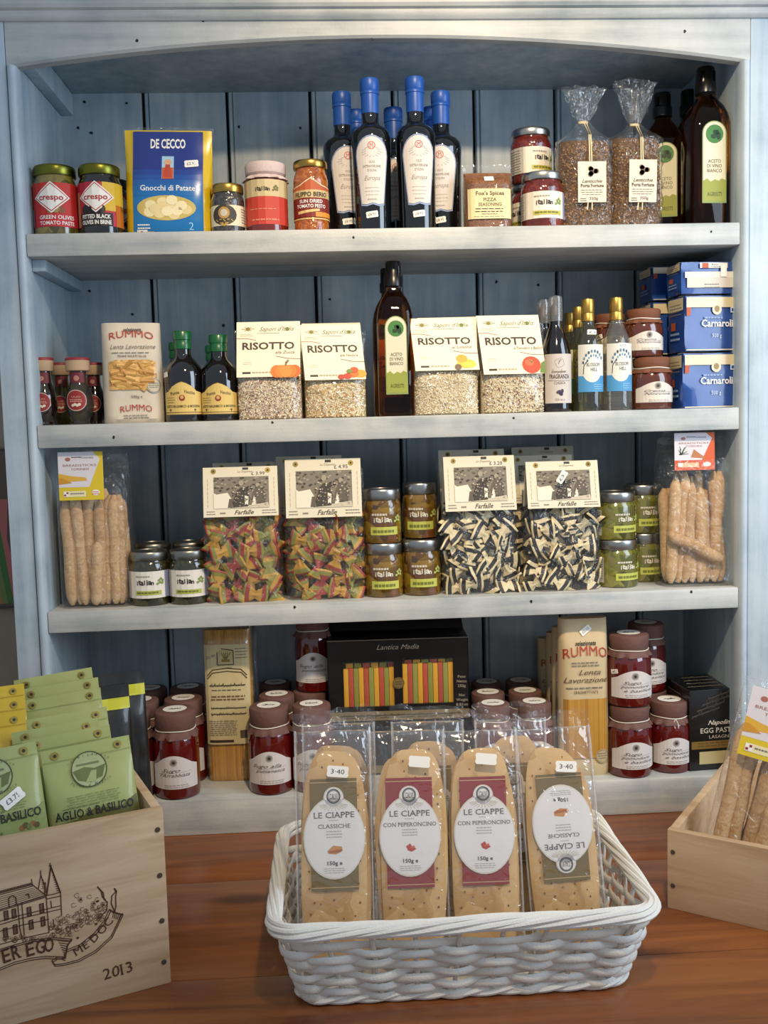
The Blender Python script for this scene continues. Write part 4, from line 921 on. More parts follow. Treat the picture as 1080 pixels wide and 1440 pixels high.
# brown jars with paper covers
BRJ = P('#5a2a18', .12, coat=1)
def cover_jar(name, label, X, Y, Z, r, h, body, paper, lines_, seed=1, turn=0., top=None, cat='jar', bow=False, group=None, lab='#d9d0c4', tag=None):
    t = thing(name, label, cat, (X, Y, Z), 0, group); MB().lathe(prof(r, h, SAUCE), body, 32).build('glass_body', t)
    tied_cover(t, r, h, h*.70, h*.79, h, paper, True, top, .88, seed, bow)
    p = Print(r*2.3, h*.40); o = [(-.5, 0), (.5, 0), (.5, .66)]+[(.36-.72*k/12, .74+.24*math.sin(PI*k/12)) for k in range(13)]+[(-.5, .66)]
    p.poly(o, P(lab), 0).disc(0, .78, .055, P('#8a8078'), 1).disc(0, .78, .03, P('#3a3430'), 2).ring(0, .78, .065, .0005, GREYINK, 2)
    for k, s in enumerate(lines_): p.text(s, -.06+.07*k, .50-.14*k, .10, P('#5f5752'), 2, w=.09*len(s) if len(s) < 8 else .60, shear=.5)
    p.line([(-.3, .44), (-.1, .47), (.34, .50)], .0005, P('#9a928c'), 1); p.lines(-.2, .3, .12, 2, .06, .02, P('#8f867c'), 1, seed)
    mb = MB(); wrap(mb, p, r, h*.135, turn); mb.build('label', t, smooth=False)
    if tag: price(t, 0, 0, h*.50, tag, .016, .2, on_round(r+.0008, 0, -.95))
    return t
BP = P('#74452e', .75, bump=.35, bscale=90)
X, W, H = spot(888, 944, 503, .055, S2)
cover_jar('spread_jar', 'brown paper-covered jar standing under another next to the rice packs', X, .055, S2, W/2, H, BRJ, BP, ('Crema', 'Nocciola'), 1)
X2, W2, _ = spot(884, 929, 440, .06, S2)
cover_jar('spread_jar', 'brown paper-covered jar stacked on top of another by the rice packs', X2, .066, S2+H+.001, W/2*.93, H*.92, BRJ, BP, ('Crema', 'Nocciola'), 2)
X, W, _ = spot(836, 882, 440, .13, S2)
cover_jar('spread_jar', 'brown paper-covered jar on the rear stack, seen behind the clear wine bottle', X, .135, S2+H+.001, W/2, H*.92, BRJ, BP, ('Crema', 'Nocciola'), 3, tag='£')
cover_jar('spread_jar', 'brown paper-covered jar at the foot of the rear stack, behind the wine bottles', X, .135, S2, W/2, H, BRJ, BP, ('Crema', 'Nocciola'), 4)

# rice bricks
RBL = P('#20458c', .3, coat=.5); RCR = P('#cfc09a', .35, coat=.4)
def brick(label, X, Y, Z, w, d, h, rz=0., lying=False, tag=False, seed=0):
    t = thing('rice_pack', label, 'pack', (X, Y, Z), rz)
    mb = MB(); bm = bmesh.new(); bmesh.ops.create_cube(bm, size=1); bmesh.ops.subdivide_edges(bm, edges=bm.edges[:], cuts=5, use_grid_fill=True)
    for q in bm.verts:
        c = q.co.copy(); k = 1-.05*(abs(2*c.x)**4+abs(2*c.z)**4)*.5; n_ = .0032*nz3(c.x*4+seed, c.y*4, c.z*4, 1.4)
        q.co = Vector((c.x*w*(1-.03*abs(2*c.z)**3)+n_, c.y*d*k+n_, (c.z+.5)*h+n_*.5*(c.z > -.4)))
    mb.bm(bm, RBL); mb.build('wrapper', t, ang=75)
    y0 = -d/2-.001; p = Print(w*.96, h*.97)
    if not lying:
        p.rect(-.5, .80, .5, .99, RCR, 0).rect(-.5, 0, .5, .02, RCR, 0).disc(.08, .76, .09, RCR, 1, ry=.10).disc(.08, .77, .05, P('#9a8456'), 2, ry=.06).rect(.34, .70, .47, .80, P('#c9d0da'), 2).rect(.36, .72, .45, .78, RBL, 3)
        p.text('Carnaroli', .09, .44, .13, P('#e6e6e2'), 2, w=.60, bold=.02, serif=True).lines(-.16, .22, .62, 1, .1, .03, P('#8fa6cc'), 2).text('500 g', .08, .24, .07, P('#c8d0dc'), 2, w=.18, serif=True)
        p.poly([(-.5, .64), (-.42, .66), (-.42, .80), (-.5, .80)], P('#b5542c'), 2)
    else:
        p.rect(-.42, .18, .46, .62, P('#cfc8ba'), 0).rect(-.46, .5, .5, .70, P('#ddd6c8'), 1).rect(-.18, .82, .34, .99, P('#e2ddd2'), 1).rect(-.14, .82, -.02, .98, P('#b85a34'), 2).text('Riso', .1, .91, .05, INK, 2, w=.12).text('Carnaroli', .16, .84, .05, INK, 2, w=.26).lines(-.1, .2, .3, 2, .1, .03, GREYINK, 2)
    mb = MB(); p.put(mb, flat(y0-.0012, 0, h*.012)); mb.build('printed_front', t, smooth=False)
    q = Print(d*.9, h*.97); q.rect(-.5, .76, .5, .99, RCR, 0).rect(-.3, .4, .0, .55, P('#b5542c'), 1).lines(-.4, .4, .88, 4, .06, .02, GREYINK, 1).lines(-.35, .3, .35, 2, .1, .04, P('#8fa6cc'), 1)
    mb = MB(); q.put(mb, lambda u, v, o: (-w/2-.0012-o, -u, h*.012+v)); mb.build('printed_side', t, smooth=False)
    mb = MB().box(-w*.44, w*.44, -.006, .006, h-.001, h+.0035, RCR, .001); mb.build('top_fold', t)
    if tag: price(t, w*.25, y0-.003, h*.72, '', .022, PI/2)
    return t
Yb = .055; Xa, Wa, Ha = spot(948, 1029, 496, Yb, S2); hb = Ha*.97
brick('blue rice pack at the bottom of the front stack', Xa, Yb, S2, Wa, .062, hb, rz=.10, seed=1)
brick('blue rice pack in the middle of the front stack', Xa+.001, Yb+.002, S2+hb+.004, Wa*.98, .062, hb, rz=.13, seed=2)
brick('blue rice pack with a folded paper end, topmost of the front stack', Xa-.002, Yb+.004, S2+2*hb+.008, Wa*.97, .06, .054, rz=.08, lying=True, tag=True, seed=3)
for k, s in enumerate(('bottom', 'middle', 'top')): brick('blue rice pack in shadow, at the %s of the rear stack' % s, Xa-.028, Yb+.09, S2+k*(hb+.004), Wa*.9, .062, hb if k < 2 else .06, rz=.05, seed=5+k)
# ------------------------------------------------------------------ third shelf
# breadsticks
STICKM = [cells('breadstick_%d' % k, c, 160, .75, 0, .12) for k, c in enumerate((['#b08a5c', '#be996c', '#c8a87c'], ['#a47e52', '#b69064', '#c09e74'], ['#b89064', '#c6a276', '#d0b086']))]
STICKS = []
for k in range(5):
    r = random.Random(40+k); n = 16; pts = []; rad = []
    for i in range(n+1):
        v = i/n; e = min(1, .35+8*v, .35+8*(1-v)); rad.append(.0108*e*(1+.07*nz3(v*5, k*3.1, 0))); pts.append((.0035*nz3(v*3, k*7., 1), .002*nz3(v*3, k*5., 4), v))
    STICKS.append((pts, rad))
def stick(t, k, x, y, z, L, lean=0., tip=0., R=1.):
    pts, rad = STICKS[k % 5]
    key = ('stick', k % 5, k % 3, round(L, 2), R)
    if key not in MATS:
        mb = MB().tube([(a, b, c*round(L, 2)) for a, b, c in pts], [q*R for q in rad], STICKM[k % 3], 10); MATS[key] = mb.mesh('breadstick')
    return place('breadstick', MATS[key], t, (x, y, z), (tip, lean, 0))
def bread_label(p, accent, orange=False):
    p.rect(-.5, 0, .5, 1, P(accent), 0).poly([(-.5, .27), (.18, .27), (.44, .85), (.28, 1), (-.5, 1)], P('#d9d2d6'), 1)
    if not orange:
        p.poly([(-.5, .38), (.14, .40), (.1, .47), (-.2, .5), (-.5, .56)], P('#d8a83a'), 2).poly([(-.5, .33), (-.2, .36), (-.4, .46), (-.5, .47)], P('#c88f2c'), 3)
        p.rect(-.4, .07, .1, .19, P('#e6dcb0'), 2).rect(-.4, .08, -.28, .18, WHITE, 3).rect(-.39, .09, -.345, .125, P('#8c2a34'), 4).rect(-.335, .135, -.29, .17, P('#8c2a34'), 4).lines(-.25, .08, .15, 1, .1, .025, GREYINK, 3).disc(.32, .15, .09, WHITE, 2, ry=.06).lines(.24, .4, .17, 2, .04, .015, P('#c23a34'), 3)
    else:
        for k in range(9): p.line([(-.36+.03*math.cos(k), .42), (-.40+.05*k*.6, .5+.1*math.sin(k*1.4)+.04)], .0012, P('#4a5a3a'), 2)
        p.poly([(-.1, .34), (.3, .30), (.1, .46), (-.02, .56)], P('#b5764a'), 2).rect(-.4, .08, .1, .2, P('#e8b890'), 2).disc(.3, .15, .1, WHITE, 2, ry=.06).rect(-.42, .1, -.3, .2, WHITE, 3)
    p.disc(-.28, .85, .06, P('#a86a5a'), 2, ry=.04).text('TORINESI', .14, .86, .035, P('#4a4a6a'), 2, w=.3).lines(-.2, .05, .9, 1, .1, .02, P('#3a3a5a'), 2).text('BREADSTICKS', -.02, .70, .045, P('#8a4a3a'), 2, w=.74).text('TORINESI', -.02, .62, .045, P('#8a4a3a'), 2, w=.4)
def breadbag(label, X, Y, Z, W, H, seed, accent, labx, labw, labz, labh, n1=8, orange=False, diag=False, rz=0., rx=0., D=.06, rows=2, ry=0.):
    t = thing('breadstick_bag', label, 'bag', (X, Y, Z), rz, rx=rx, ry=ry); r = random.Random(seed)
    for row in range(rows):
        for k in range(n1):
            x = (-.5+(k+.5)/n1)*(W-.016)*.96+r.uniform(-.002, .002); L = H*r.uniform(.60, .78); ln = r.uniform(-.09, .09)
            if abs(x+L*math.sin(ln)) > W/2-.012: ln = math.asin(max(-1, min(1, (math.copysign(W/2-.013, x)-x)/L)))
            stick(t, k+row*3+seed, x, -D/2+.016+row*.022+(.004 if k % 2 else 0), .004, L, ln, 0)
    if not diag: stick(t, 2, -W*.02, -D/2+.010, .004, H*.40, .09)
    else: stick(t, 1, -W*.44, -D/2-.002, H*.36, H*.42, 2.05)
    bg = Bag(W+.008, D+(.030 if diag else .012), H, .80, .12, 9, seed, .0016, taper=.03); mb = MB(); bg.mesh(mb, FILM2, 22, 30); mb.build('film', t, ang=25)
    mb = MB(); crinkle_sheet(mb, lambda u, v: ((u-.5)*W*(.95-.12*v), .006*nz3(u*5, v*2, seed)+.004, H*.95+v*H*.10), 16, 4, FILM2); mb.build('gathered_top', t)
    p = Print(labw, labh); bread_label(p, accent, orange)
    mb = MB(); p.put(mb, lambda u, v, o: (labx+u, -D/2-.009+v*.04-o, labz+v))
    mb.face([(labx+sx*labw/2, -D/2-.0088+vz*.04, labz+vz) for sx, vz in ((-1, 0), (1, 0), (1, labh), (-1, labh))], WHITE); mb.build('label', t, smooth=False); return t
X, W, H = spot(86, 187, 632, .055, S3)
breadbag('bag of breadsticks with a yellow label on the third shelf', X-.002, .055, S3, W-.006, H*.97, 3, '#d8bd28', -.012, .075, H*.69, H*.30, 8)
X, W, H = spot(76, 190, 650, .15, S3)
breadbag('bag of breadsticks hidden behind the yellow-labelled one', X, .16, S3, W*.95, H, 7, '#d8bd28', -.012, .075, H*.69, H*.29, 8, rows=1)
X, W, H = spot(926, 1024, 608, .06, S3)
breadbag('bag of breadsticks with an orange label, one stick lying aslant', X, .06, S3, W, H*.97, 5, '#d05a2a', -.012, .072, H*.76, H*.24, 8, True, True)

# jars with the sprig label, white version
DRK = cells('dark_preserve', ['#1c1a10', '#2c2a16', '#3c3a1c', '#262214'], 80)
for lab, x0, x1, yt, Y in (('dark preserve jar with white label right beside the breadstick bag', 182, 239, 774, .055), ('dark preserve jar with white label beside the tricolour bow-tie pasta', 238, 294, 772, .055), ('dark preserve jar in the second row, behind the one beside the breadsticks', 191, 243, 763, .13), ('dark preserve jar in the second row, behind the one beside the pasta', 243, 294, 761, .13)):
    X, W, H = spot(x0, x1, yt, Y, S3); jar('preserve_jar', lab, X, Y, S3, W/2, H, DRK, sprig(bg='#e0d8cc', w=.135, h=H*.50, band='#a9b04a'), P('#8f8d84', .35, 1), .15, turn=.05, lz=.84)

# bow-tie pasta
def bow_mesh(name, bands):
    nx, ny = 12, 5; mb = MB(); g = []
    for i in range(nx+1):
        for j in range(ny+1):
            u = -1+2*i/nx; v = -1+2*j/ny; k = .24+.76*min(1, abs(u)*1.15)**.9
            z = .16*math.cos(v*PI*1.5)*(1-min(1, abs(u)*1.6))+.10*u*u*(1 if v > 0 else -.4)+.05*math.sin(3*u)
            g.append((u*1.0*(1-.10*abs(v)), v*.86*k+.05*u*u, z*.9))
    for i in range(nx):
        c = abs((i+.5)/nx*2-1); m = bands[0] if c > .80 else bands[1] if c > .42 else bands[2]
        for j in range(ny): a = i*(ny+1)+j; mb.add([g[a], g[a+ny+1], g[a+ny+2], g[a+1]], [(0, 1, 2, 3)], m)
    # thickness: merged double skin
    me = mb.mesh(name, False); bm = bmesh.new(); bm.from_mesh(me); bmesh.ops.remove_doubles(bm, verts=bm.verts[:], dist=1e-4)
    bmesh.ops.solidify(bm, geom=bm.faces[:], thickness=.09)
    for f in bm.faces: f.smooth = True
    bm.to_mesh(me); bm.free(); return me
BR, BG_, BY, BK, BW = P('#8e2e22', .5), P('#7d7a2a', .5), P('#b4882a', .5), P('#1c1613', .5), P('#dac79a', .5)
BOWC = [bow_mesh('tricolour_bow', b) for b in ((BR, BG_, BY), (BY, BG_, BR), (BG_, BR, BY), (BR, BY, BG_))]
BOWK = [bow_mesh('striped_bow', b) for b in ((BW, BK, BW), (BW, BK, BW), (BK, BW, BK))]
def farfalle(label, x0, x1, yt, ycard, Y, bows, seed, tag, n=52, group=None, rz=0., lean=0., full=True, dim=False):
    X, W, H = spot(x0, x1, yt, Y, S3); zc = at((x0+x1)/2, ycard, Y).z-S3; D = .06
    t = thing('pasta_bag', label, 'bag', (X, Y, S3), rz, group, rx=lean); r = random.Random(seed)
    bg = Bag(W, D, H*.93, .45, .10, 5, seed, .003); hz = zc*.97
    cols = 4; rows_ = max(1, round(n/cols/2)); k = 0
    for layer in range(2):
        for j in range(rows_):
            for i in range(cols):
                z = .012+(hz-.020)*(j+.5*(layer % 2)*.8+r.uniform(-.25, .25))/max(1, rows_-1); z = min(max(z, .012), hz-.006)
                x = (-.5+(i+.5+r.uniform(-.3, .3))/cols)*(W-.020); x = max(-W/2+.016, min(W/2-.016, x))
                if layer == 1 and not full: continue
                y = bg.fy(x, z)+.009+layer*.018+r.uniform(0, .005)
                s = r.uniform(.0195, .0230)
                o = place('bow_tie_pasta', bows[k % len(bows)], t, (x, y, z), (PI/2+r.gauss(0, .3), r.uniform(0, 2*PI), r.gauss(0, .3))); o.scale = (s, s, s); k += 1
    mb = MB(); bg.mesh(mb, FILM2, 20, 26); mb.build('film', t, ang=25)
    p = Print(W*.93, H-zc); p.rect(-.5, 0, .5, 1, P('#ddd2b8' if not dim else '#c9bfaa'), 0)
    G = [P(c, .6) for c in ('#3a332c', '#5c5348', '#7d7364', '#a09480', '#c6baa2', '#e4dac4')]
    a0, b0, a1, b1 = -.36, .17, .38, .80
    q = lambda x, y: (a0+(a1-a0)*x, b0+(b1-b0)*y)
    p.rect(a0, b0, a1, b1, G[2], 1); rr = random.Random(9)
    for k in range(90): x, y = rr.random(), rr.uniform(.55, 1); p.disc(*q(x*.97+.015, min(.96, y)), .02, G[rr.randrange(0, 4)], 2+k % 3, ry=.018, n=6)
    p.poly([q(0, 0), q(.3, 0), q(.32, .3), q(.25, .5), q(.05, .45), q(0, .5)], G[5], 6).poly([q(.3, 0), q(1, 0), q(.98, .16), q(.6, .08)], G[4], 6)
    p.poly([q(.34, .2), q(.42, .55), q(.5, .66), q(.58, .62), q(.66, .3), q(.62, .05), q(.36, .02)], G[0], 7).disc(*q(.5, .80), .035, G[3], 8, ry=.055).poly([q(.68, .3), q(.74, .6), q(.86, .62), q(.95, .4), q(.92, .15), q(.72, .15)], G[1], 7).disc(*q(.80, .72), .03, G[3], 8, ry=.045).poly([q(.56, .1), q(.62, .1), q(.63, .36), q(.56, .4)], G[5], 9).poly([q(.68, .08), q(.78, .1), q(.73, .4)], G[5], 9).poly([q(.25, .02), q(.33, .02), q(.34, .3), q(.28, .3)], G[1], 8)
    for k in range(70): p.disc(*q(rr.uniform(.34, .97), rr.uniform(.06, .7)), .012, G[rr.randrange(0, 5)], 10+k % 3, ry=.014, n=6)
    p.text('Farfalle', .04, .045, .085, INK, 2, w=.26, bold=.01, serif=True, shear=.35).lines(-.46, -.34, .12, 2, .05, .018, GREYINK, 2).lines(-.28, -.2, .09, 1, .05, .03, GREYINK, 2).lines(.28, .48, .12, 2, .05, .018, GREYINK, 2)
    for s in (-.44, .45):
        for k in range(7): p.line([(s, .2+k*.085), (s, .2+k*.085+.06)], .0008, P('#a89c84'), 2)
    p.text('La Dispensa', .06, .885, .04, P('#8a806c'), 2, w=.2, shear=.4).rect(.03, .94, .11, .985, P('#2a2622'), 2)
    for s in (-.36, .37): p.disc(s, .92, .035, P('#a08a4a', .3, .8), 2).disc(s, .92, .014, P('#3a3020'), 3)
    if tag: p.text('£ '+tag, .24, .83, .065, P('#4a4a5a'), 3, w=.18)
    header(t, W*.93, zc, H, -D/2-.001, -.010, p, .03, P('#ddd2b8')); return t
BOWC_G, BOWK_G = BOWC, BOWK
farfalle('bag of red, green and yellow bow-tie pasta beside the dark preserve jars', 286, 397, 656, 724, .05, BOWC, 1, '3.99', rz=.03)
farfalle('bag of red, green and yellow bow-tie pasta beside the pickle jar stacks', 400, 513, 645, 725, .05, BOWC, 2, '4.95')
farfalle('bag of black and white striped bow-tie pasta, price written on its card', 620, 726, 641, 716, .05, BOWK, 3, '3.20', rz=.02)
t = farfalle('bag of black and white striped bow-tie pasta with an oval sticker on its card', 735, 842, 648, 712, .05, BOWK, 4, None, rz=-.02)
price(t, -.004, -.034, .203, '£3.', .024, 1.0)
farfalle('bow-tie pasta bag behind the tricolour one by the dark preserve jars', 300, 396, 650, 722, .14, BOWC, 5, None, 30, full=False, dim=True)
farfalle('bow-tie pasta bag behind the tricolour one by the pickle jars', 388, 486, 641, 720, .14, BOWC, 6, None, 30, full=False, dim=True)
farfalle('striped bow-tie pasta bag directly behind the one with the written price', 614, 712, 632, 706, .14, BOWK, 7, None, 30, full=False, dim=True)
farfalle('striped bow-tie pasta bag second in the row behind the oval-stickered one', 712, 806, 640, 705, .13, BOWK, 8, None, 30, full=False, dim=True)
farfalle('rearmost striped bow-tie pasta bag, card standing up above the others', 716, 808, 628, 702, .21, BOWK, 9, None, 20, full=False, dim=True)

# pickle jars with green-banded labels printed on the glass
PICK = cells('yellow_antipasti', ['#3e2a0c', '#6a4c14', '#8a6a1e', '#4e3a10', '#70401a'], 65); GRNO = cells('green_antipasti', ['#3a3a14', '#565620', '#70702a', '#86803a', '#4a4a18'], 60)
def pickle(label, x0, x1, yt, Y, Z, body, h=None, turn=0.):
    X, W, H = spot(x0, x1, yt, Y, Z); H = h or H; p = Print(.15, H*.62)
    italian(p, -.0, .48, .16, P('#dcd4c0'), P('#a8b060')); p.rect(-.16, .10, .18, .34, P('#b9bb52'), 1).lines(-.13, .15, .25, 1, .1, .08, P('#6c7030'), 2).lines(-.14, .06, .74, 1, .1, .06, P('#d0c8b4'), 1)
    for s in (-.40, .33): p.rect(s, .0, s+.09, .86, P('#b5b5b0'), 0).lines(s+.01, s+.08, .8, 9, .08, .03, GREYINK, 1, 4)
    t = jar('pickle_jar', label, X, Y, Z, W/2, H, body, p, P('#a9a7a2', .3, 1), .10, shape=LOW, lz=.80, lk=.97, turn=turn); return X, H
Xa, Ha = pickle('lower jar of orange antipasti, in the stack touching the tricolour pasta bag', 512, 567, 762, .055, S3, PICK)
pickle('upper jar of orange antipasti, in the stack touching the tricolour pasta bag', 511, 564, 684, .058, S3+Ha, PICK, Ha)
Xb, Hb = pickle('lower jar of orange antipasti, in the stack beside the striped pasta bag', 565, 620, 757, .06, S3, PICK)
pickle('upper jar of orange antipasti, in the stack beside the striped pasta bag', 566, 614, 681, .085, S3+Hb, PICK, Hb, -.1)
Xa, Ha = pickle('lower jar of green olives antipasti, front stack beside the striped pasta bag', 839, 896, 757, .07, S3, GRNO, turn=.3)
pickle('upper jar of green olives antipasti, front stack beside the striped pasta bag', 836, 893, 676, .072, S3+Ha, GRNO, Ha, .3)
Xb, Hb = pickle('lower jar of green antipasti in the stack touching the orange-labelled breadsticks', 879, 931, 748, .12, S3, GRNO, turn=.2)
pickle('upper jar of green antipasti in the stack touching the orange-labelled breadsticks', 877, 929, 673, .12, S3+Hb, GRNO, Hb, .2)
# ------------------------------------------------------------------ bottom shelf: sauce jars under brown paper
SUGO = P('#5a0d0b', .1, coat=1); MAUVE = P('#6b4a42', .75, bump=.35, bscale=90)
def sugo(label, xc, wpx, ytop, Y, Z=S4, lines_=('Sugo', "l'Arrabbiata"), seed=1, turn=0., h=.152, bow=False, tag=None, top=.021):
    X = at(xc, ytop+60, Y).x
    a = at(xc-wpx/2, ytop+60, Y).x; b = at(xc+wpx/2, ytop+60, Y).x; r = (b-a)/2
    cover_jar('sauce_jar', label, X, Y, Z, r, h, SUGO, MAUVE, lines_, seed, turn, top, bow=bow, lab='#d6cfca', tag=tag); return X
A = ('Sugo', "l'Arrabbiata")
sugo('red sauce jar under brown paper, foremost, right beside the wine crate corner', 248, 64, 986, .045, lines_=A, seed=1)
sugo('red sauce jar half hidden by the wine crate, in the front row', 186, 62, 1004, .045, lines_=A, seed=2, turn=.3)
sugo('red sauce jar in the second row, nearer the tall spaghetti pack', 260, 60, 975, .12, lines_=A, seed=3)
sugo('red sauce jar in the second row, behind the one hidden by the crate', 200, 58, 985, .12, lines_=A, seed=4)
sugo('red sauce jar in the back row beside the tall spaghetti pack', 267, 56, 968, .20, lines_=A, seed=5)
sugo('red sauce jar in the back row near the dark packets', 213, 55, 970, .20, lines_=A, seed=6)
B_ = ('Sugo alla', 'puttanesca')
sugo('red sauce jar under brown paper standing alone beside the wrapped flatbread', 380, 62, 990, .045, lines_=B_, seed=7, turn=.0)
sugo('red sauce jar mostly hidden behind the first flatbread pack', 440, 60, 994, .045, lines_=B_, seed=8)
sugo('red sauce jar in the second row between the tall pack and the black box', 391, 56, 976, .12, lines_=B_, seed=9)
Xk = sugo('red sauce jar supporting another, beside the black box', 438, 54, 974, .14, lines_=B_, seed=10)
sugo('red sauce jar in the back row against the tall spaghetti pack', 390, 50, 964, .205, lines_=B_, seed=11)
sugo('red sauce jar stacked on another, its cover touching the shelf above', 441, 52, 880, .145, S4+.1525, lines_=B_, seed=12, h=.145)
C_ = ('Sugo', 'pomodoro', 'e basilico')
for k, (xc, yt, Y, s) in enumerate(((694, 984, .06, 'front row, next to the black box'), (752, 983, .06, 'front row, by the spaghetti packs'), (687, 968, .135, 'middle row, next to the black box'), (739, 966, .135, 'middle row, by the spaghetti packs'), (685, 953, .21, 'back row, next to the black box'), (733, 950, .21, 'back row, by the spaghetti packs'))):
    sugo('sauce jar, only its lid showing above the flatbread, '+s, xc, 52 if Y < .2 else 48, yt, Y, lines_=C_, seed=20+k, h=.135)
hs = .128
sugo('lower red sauce jar of the front stack, touching the paper spaghetti pack', 885, 61, 985, .047, lines_=C_, seed=30, h=hs)
sugo('upper red sauce jar of the front stack, with a price sticker', 884, 61, 876, .05, S4+hs+.001, lines_=C_, seed=31, h=hs, tag='£')
sugo('red sauce jar with a knotted string between the stack and the black lasagne box', 941, 57, 970, .06, lines_=C_, seed=32, h=hs, bow=True)
sugo('lower red sauce jar of the rear stack, paper lid just visible', 912, 54, 960, .135, lines_=C_, seed=33, h=hs)
sugo('upper red sauce jar of the rear stack', 908, 54, 866, .135, S4+hs+.001, lines_=C_, seed=34, h=hs)

# tall clear pack of spaghetti
SPAG = wood('dry_spaghetti', ['#8a5a1e', '#b07c30', '#c8963e', '#d8aa52'], grain=(330, 60, 1.0), rough=.4, bump=.6, coat=.6)
Y = .11; X, W, H = spot(290, 357, 884, Y, S4)
t = thing('spaghetti_pack', 'tall clear pack of spaghetti with a long cream label', 'pack', (X, Y, S4), -.04)
bg = Bag(W, .042, H, .9, .5, 6, 31, .001, taper=.0); mb = MB(); bg.mesh(mb, SPAG); mb.build('spaghetti', t)
b2 = Bag(W+.006, .047, H+.004, .9, .3, 6, 31, .0012); mb = MB(); b2.mesh(mb, FILM); mb.build('film', t)
mb = MB(); crinkle_sheet(mb, lambda u, v: (W/2+.001+.010*u, .002*nz3(u*4, v*8, 2)-.014, H*(.10+.88*v)), 3, 20, FILM2); mb.build('side_fin', t)
p = Print(W*.93, H*.66); p.rect(-.5, 0, .5, 1, P('#cdbb8c'), 0); p.poly([(-.2, .79), (.16, .79), (.16, .95), (0, .965), (-.2, .93)], P('#c0ac7c'), 1).line([(-.2, .92), (-.2, .80), (.16, .80), (.16, .94), (-.1, .96)], .0014, INK, 2)
for k in range(5): p.line([(-.02, .84), (-.1+.05*k, .92)], .0014, P('#7a6a34'), 2)
p.rect(-.1, .83, .08, .855, P('#8a7434'), 3).lines(.2, .48, .96, 4, .03, .008, GREYINK, 2).text('est. 1760', 0, .755, .02, INK, 2, w=.22)
p.line([(-.44, .66), (-.32, .72), (0, .735), (.32, .72), (.44, .66)], .002, P('#5a4a30'), 2).line([(-.44, .69), (-.32, .75), (0, .765), (.32, .75), (.44, .69)], .002, P('#5a4a30'), 2)
p.script(-.4, .4, .585, .03, .0006, INK, 2, 5).lines(-.36, .36, .55, 1, .03, .008, INK, 2).lines(-.38, .40, .49, 2, .03, .016, P('#7a5a3a'), 2, 7).script(-.38, .4, .36, .022, .0005, INK, 2, 8).script(-.38, .4, .30, .022, .0005, INK, 2, 9).lines(-.44, .2, .24, 8, .02, .008, GREYINK, 2, 4).rect(.25, .06, .4, .14, P('#5a4a38'), 2).rect(-.44, .02, .1, .045, P('#3a2c22'), 2)
p.text('£2.99', -.34, .87, .025, P('#6a6a8a'), 3, w=.22, rot=.3)
mb = MB(); b2.lay(mb, p, H*.255); mb.build('label', t, smooth=False)

# black gift box with two windows of striped pasta
Y = .13; D = .09; ZB = at(560, 1012, Y-.045).z; X, W, H = spot(462, 660, 899, Y-.045, ZB)
t = thing('gift_box', 'plain black box underneath the one with striped pasta windows', 'box', (X, Y, S4), -.02)
mb = MB(); mb.box(-W*.49, W*.49, -D/2+.002, D/2, 0, ZB-S4-.0005, P('#100e0e', .35, coat=.3), .0015); mb.build('carton', t)
mb = MB(); mb.box(-W*.491, W*.491, -D/2+.0012, -D/2+.003, .004, .018, P('#7a6a48')); mb.build('gold_band', t)
t = thing('pasta_box', 'black box with two windows of red, green and yellow striped pasta', 'box', (X, Y, ZB), -.03)
BLK = P('#0f0d0d', .35, coat=.3); fr = -D/2
wins = ((-.39, -.03, .17, .74), (.03, .39, .19, .76))
xs = [-.5, -.39, -.03, .03, .39, .5]
mb = MB(); mb.box(-W/2, W/2, -D/2+.022, D/2, 0, H, BLK, .001); mb.box(-W/2, W/2, fr, fr+.022, H-.002, H, BLK)
for s in (-1, 1): mb.box(*sorted((s*W/2, s*(W/2-.002))), fr, fr+.022, 0, H, BLK)
for a, b in ((0, 1), (2, 3), (4, 5)): mb.box(W*xs[a], W*xs[b], fr, fr+.004, 0, H, BLK)
for x0, x1, z0, z1 in wins: mb.box(W*x0, W*x1, fr, fr+.004, 0, H*z0, BLK); mb.box(W*x0, W*x1, fr, fr+.004, H*z1, H, BLK)
mb.build('carton', t)
SC = [P(c, .5) for c in ('#d8a020', '#b8482c', '#8a8a34', '#d8a020', '#b04a30', '#8e9040', '#dca828')]
for q, (x0, x1, z0, z1) in enumerate(wins):
    n = 10
    for k in range(n):
        a = W*(x0+(x1-x0)*k/n); b = W*(x0+(x1-x0)*(k+1)/n); top = H*(z1-.10+.02*(q))+.001*(k % 2)
        MB().box(a+.0003, b-.0003, fr+.0045, fr+.012, H*z0, top, SC[(k+q*3) % 6], .0006).build('pasta_strip', t)
    for k in range(6):
        a = W*(x0+(x1-x0)*(k+.3)/6); MB().box(a, a+W*(x1-x0)/7, fr+.0132, fr+.018, H*.3, H*(z1-.04), SC[(k*2+q) % 6], .0006).build('pasta_strip', t)
    mb = MB(); mb.face([(W*x0, fr+.0012, H*z0), (W*x1, fr+.0012, H*z0), (W*x1, fr+.0012, H*z1), (W*x0, fr+.0012, H*z1)], FILM); mb.build('window_film', t)
p = Print(W, H); p.text('Lantica Madia', .0, .88, .06, P('#b8a890'), 1, w=.30, shear=.4).disc(.0, .46, .042, P('#9a8450', .4, .6), 1).ring(.0, .46, .036, .0008, P('#5a4a24'), 2).lines(-.025, .025, .48, 2, .03, .012, P('#4a3c1c'), 2)
for k, s in enumerate(('Peso', 'Netto', '250g', '', 'Net', 'Weight', '8.81oz')):
    if s: p.text(s, .448, .50-k*.058, .034, P('#a89c88'), 1, w=.014*len(s), serif=True)
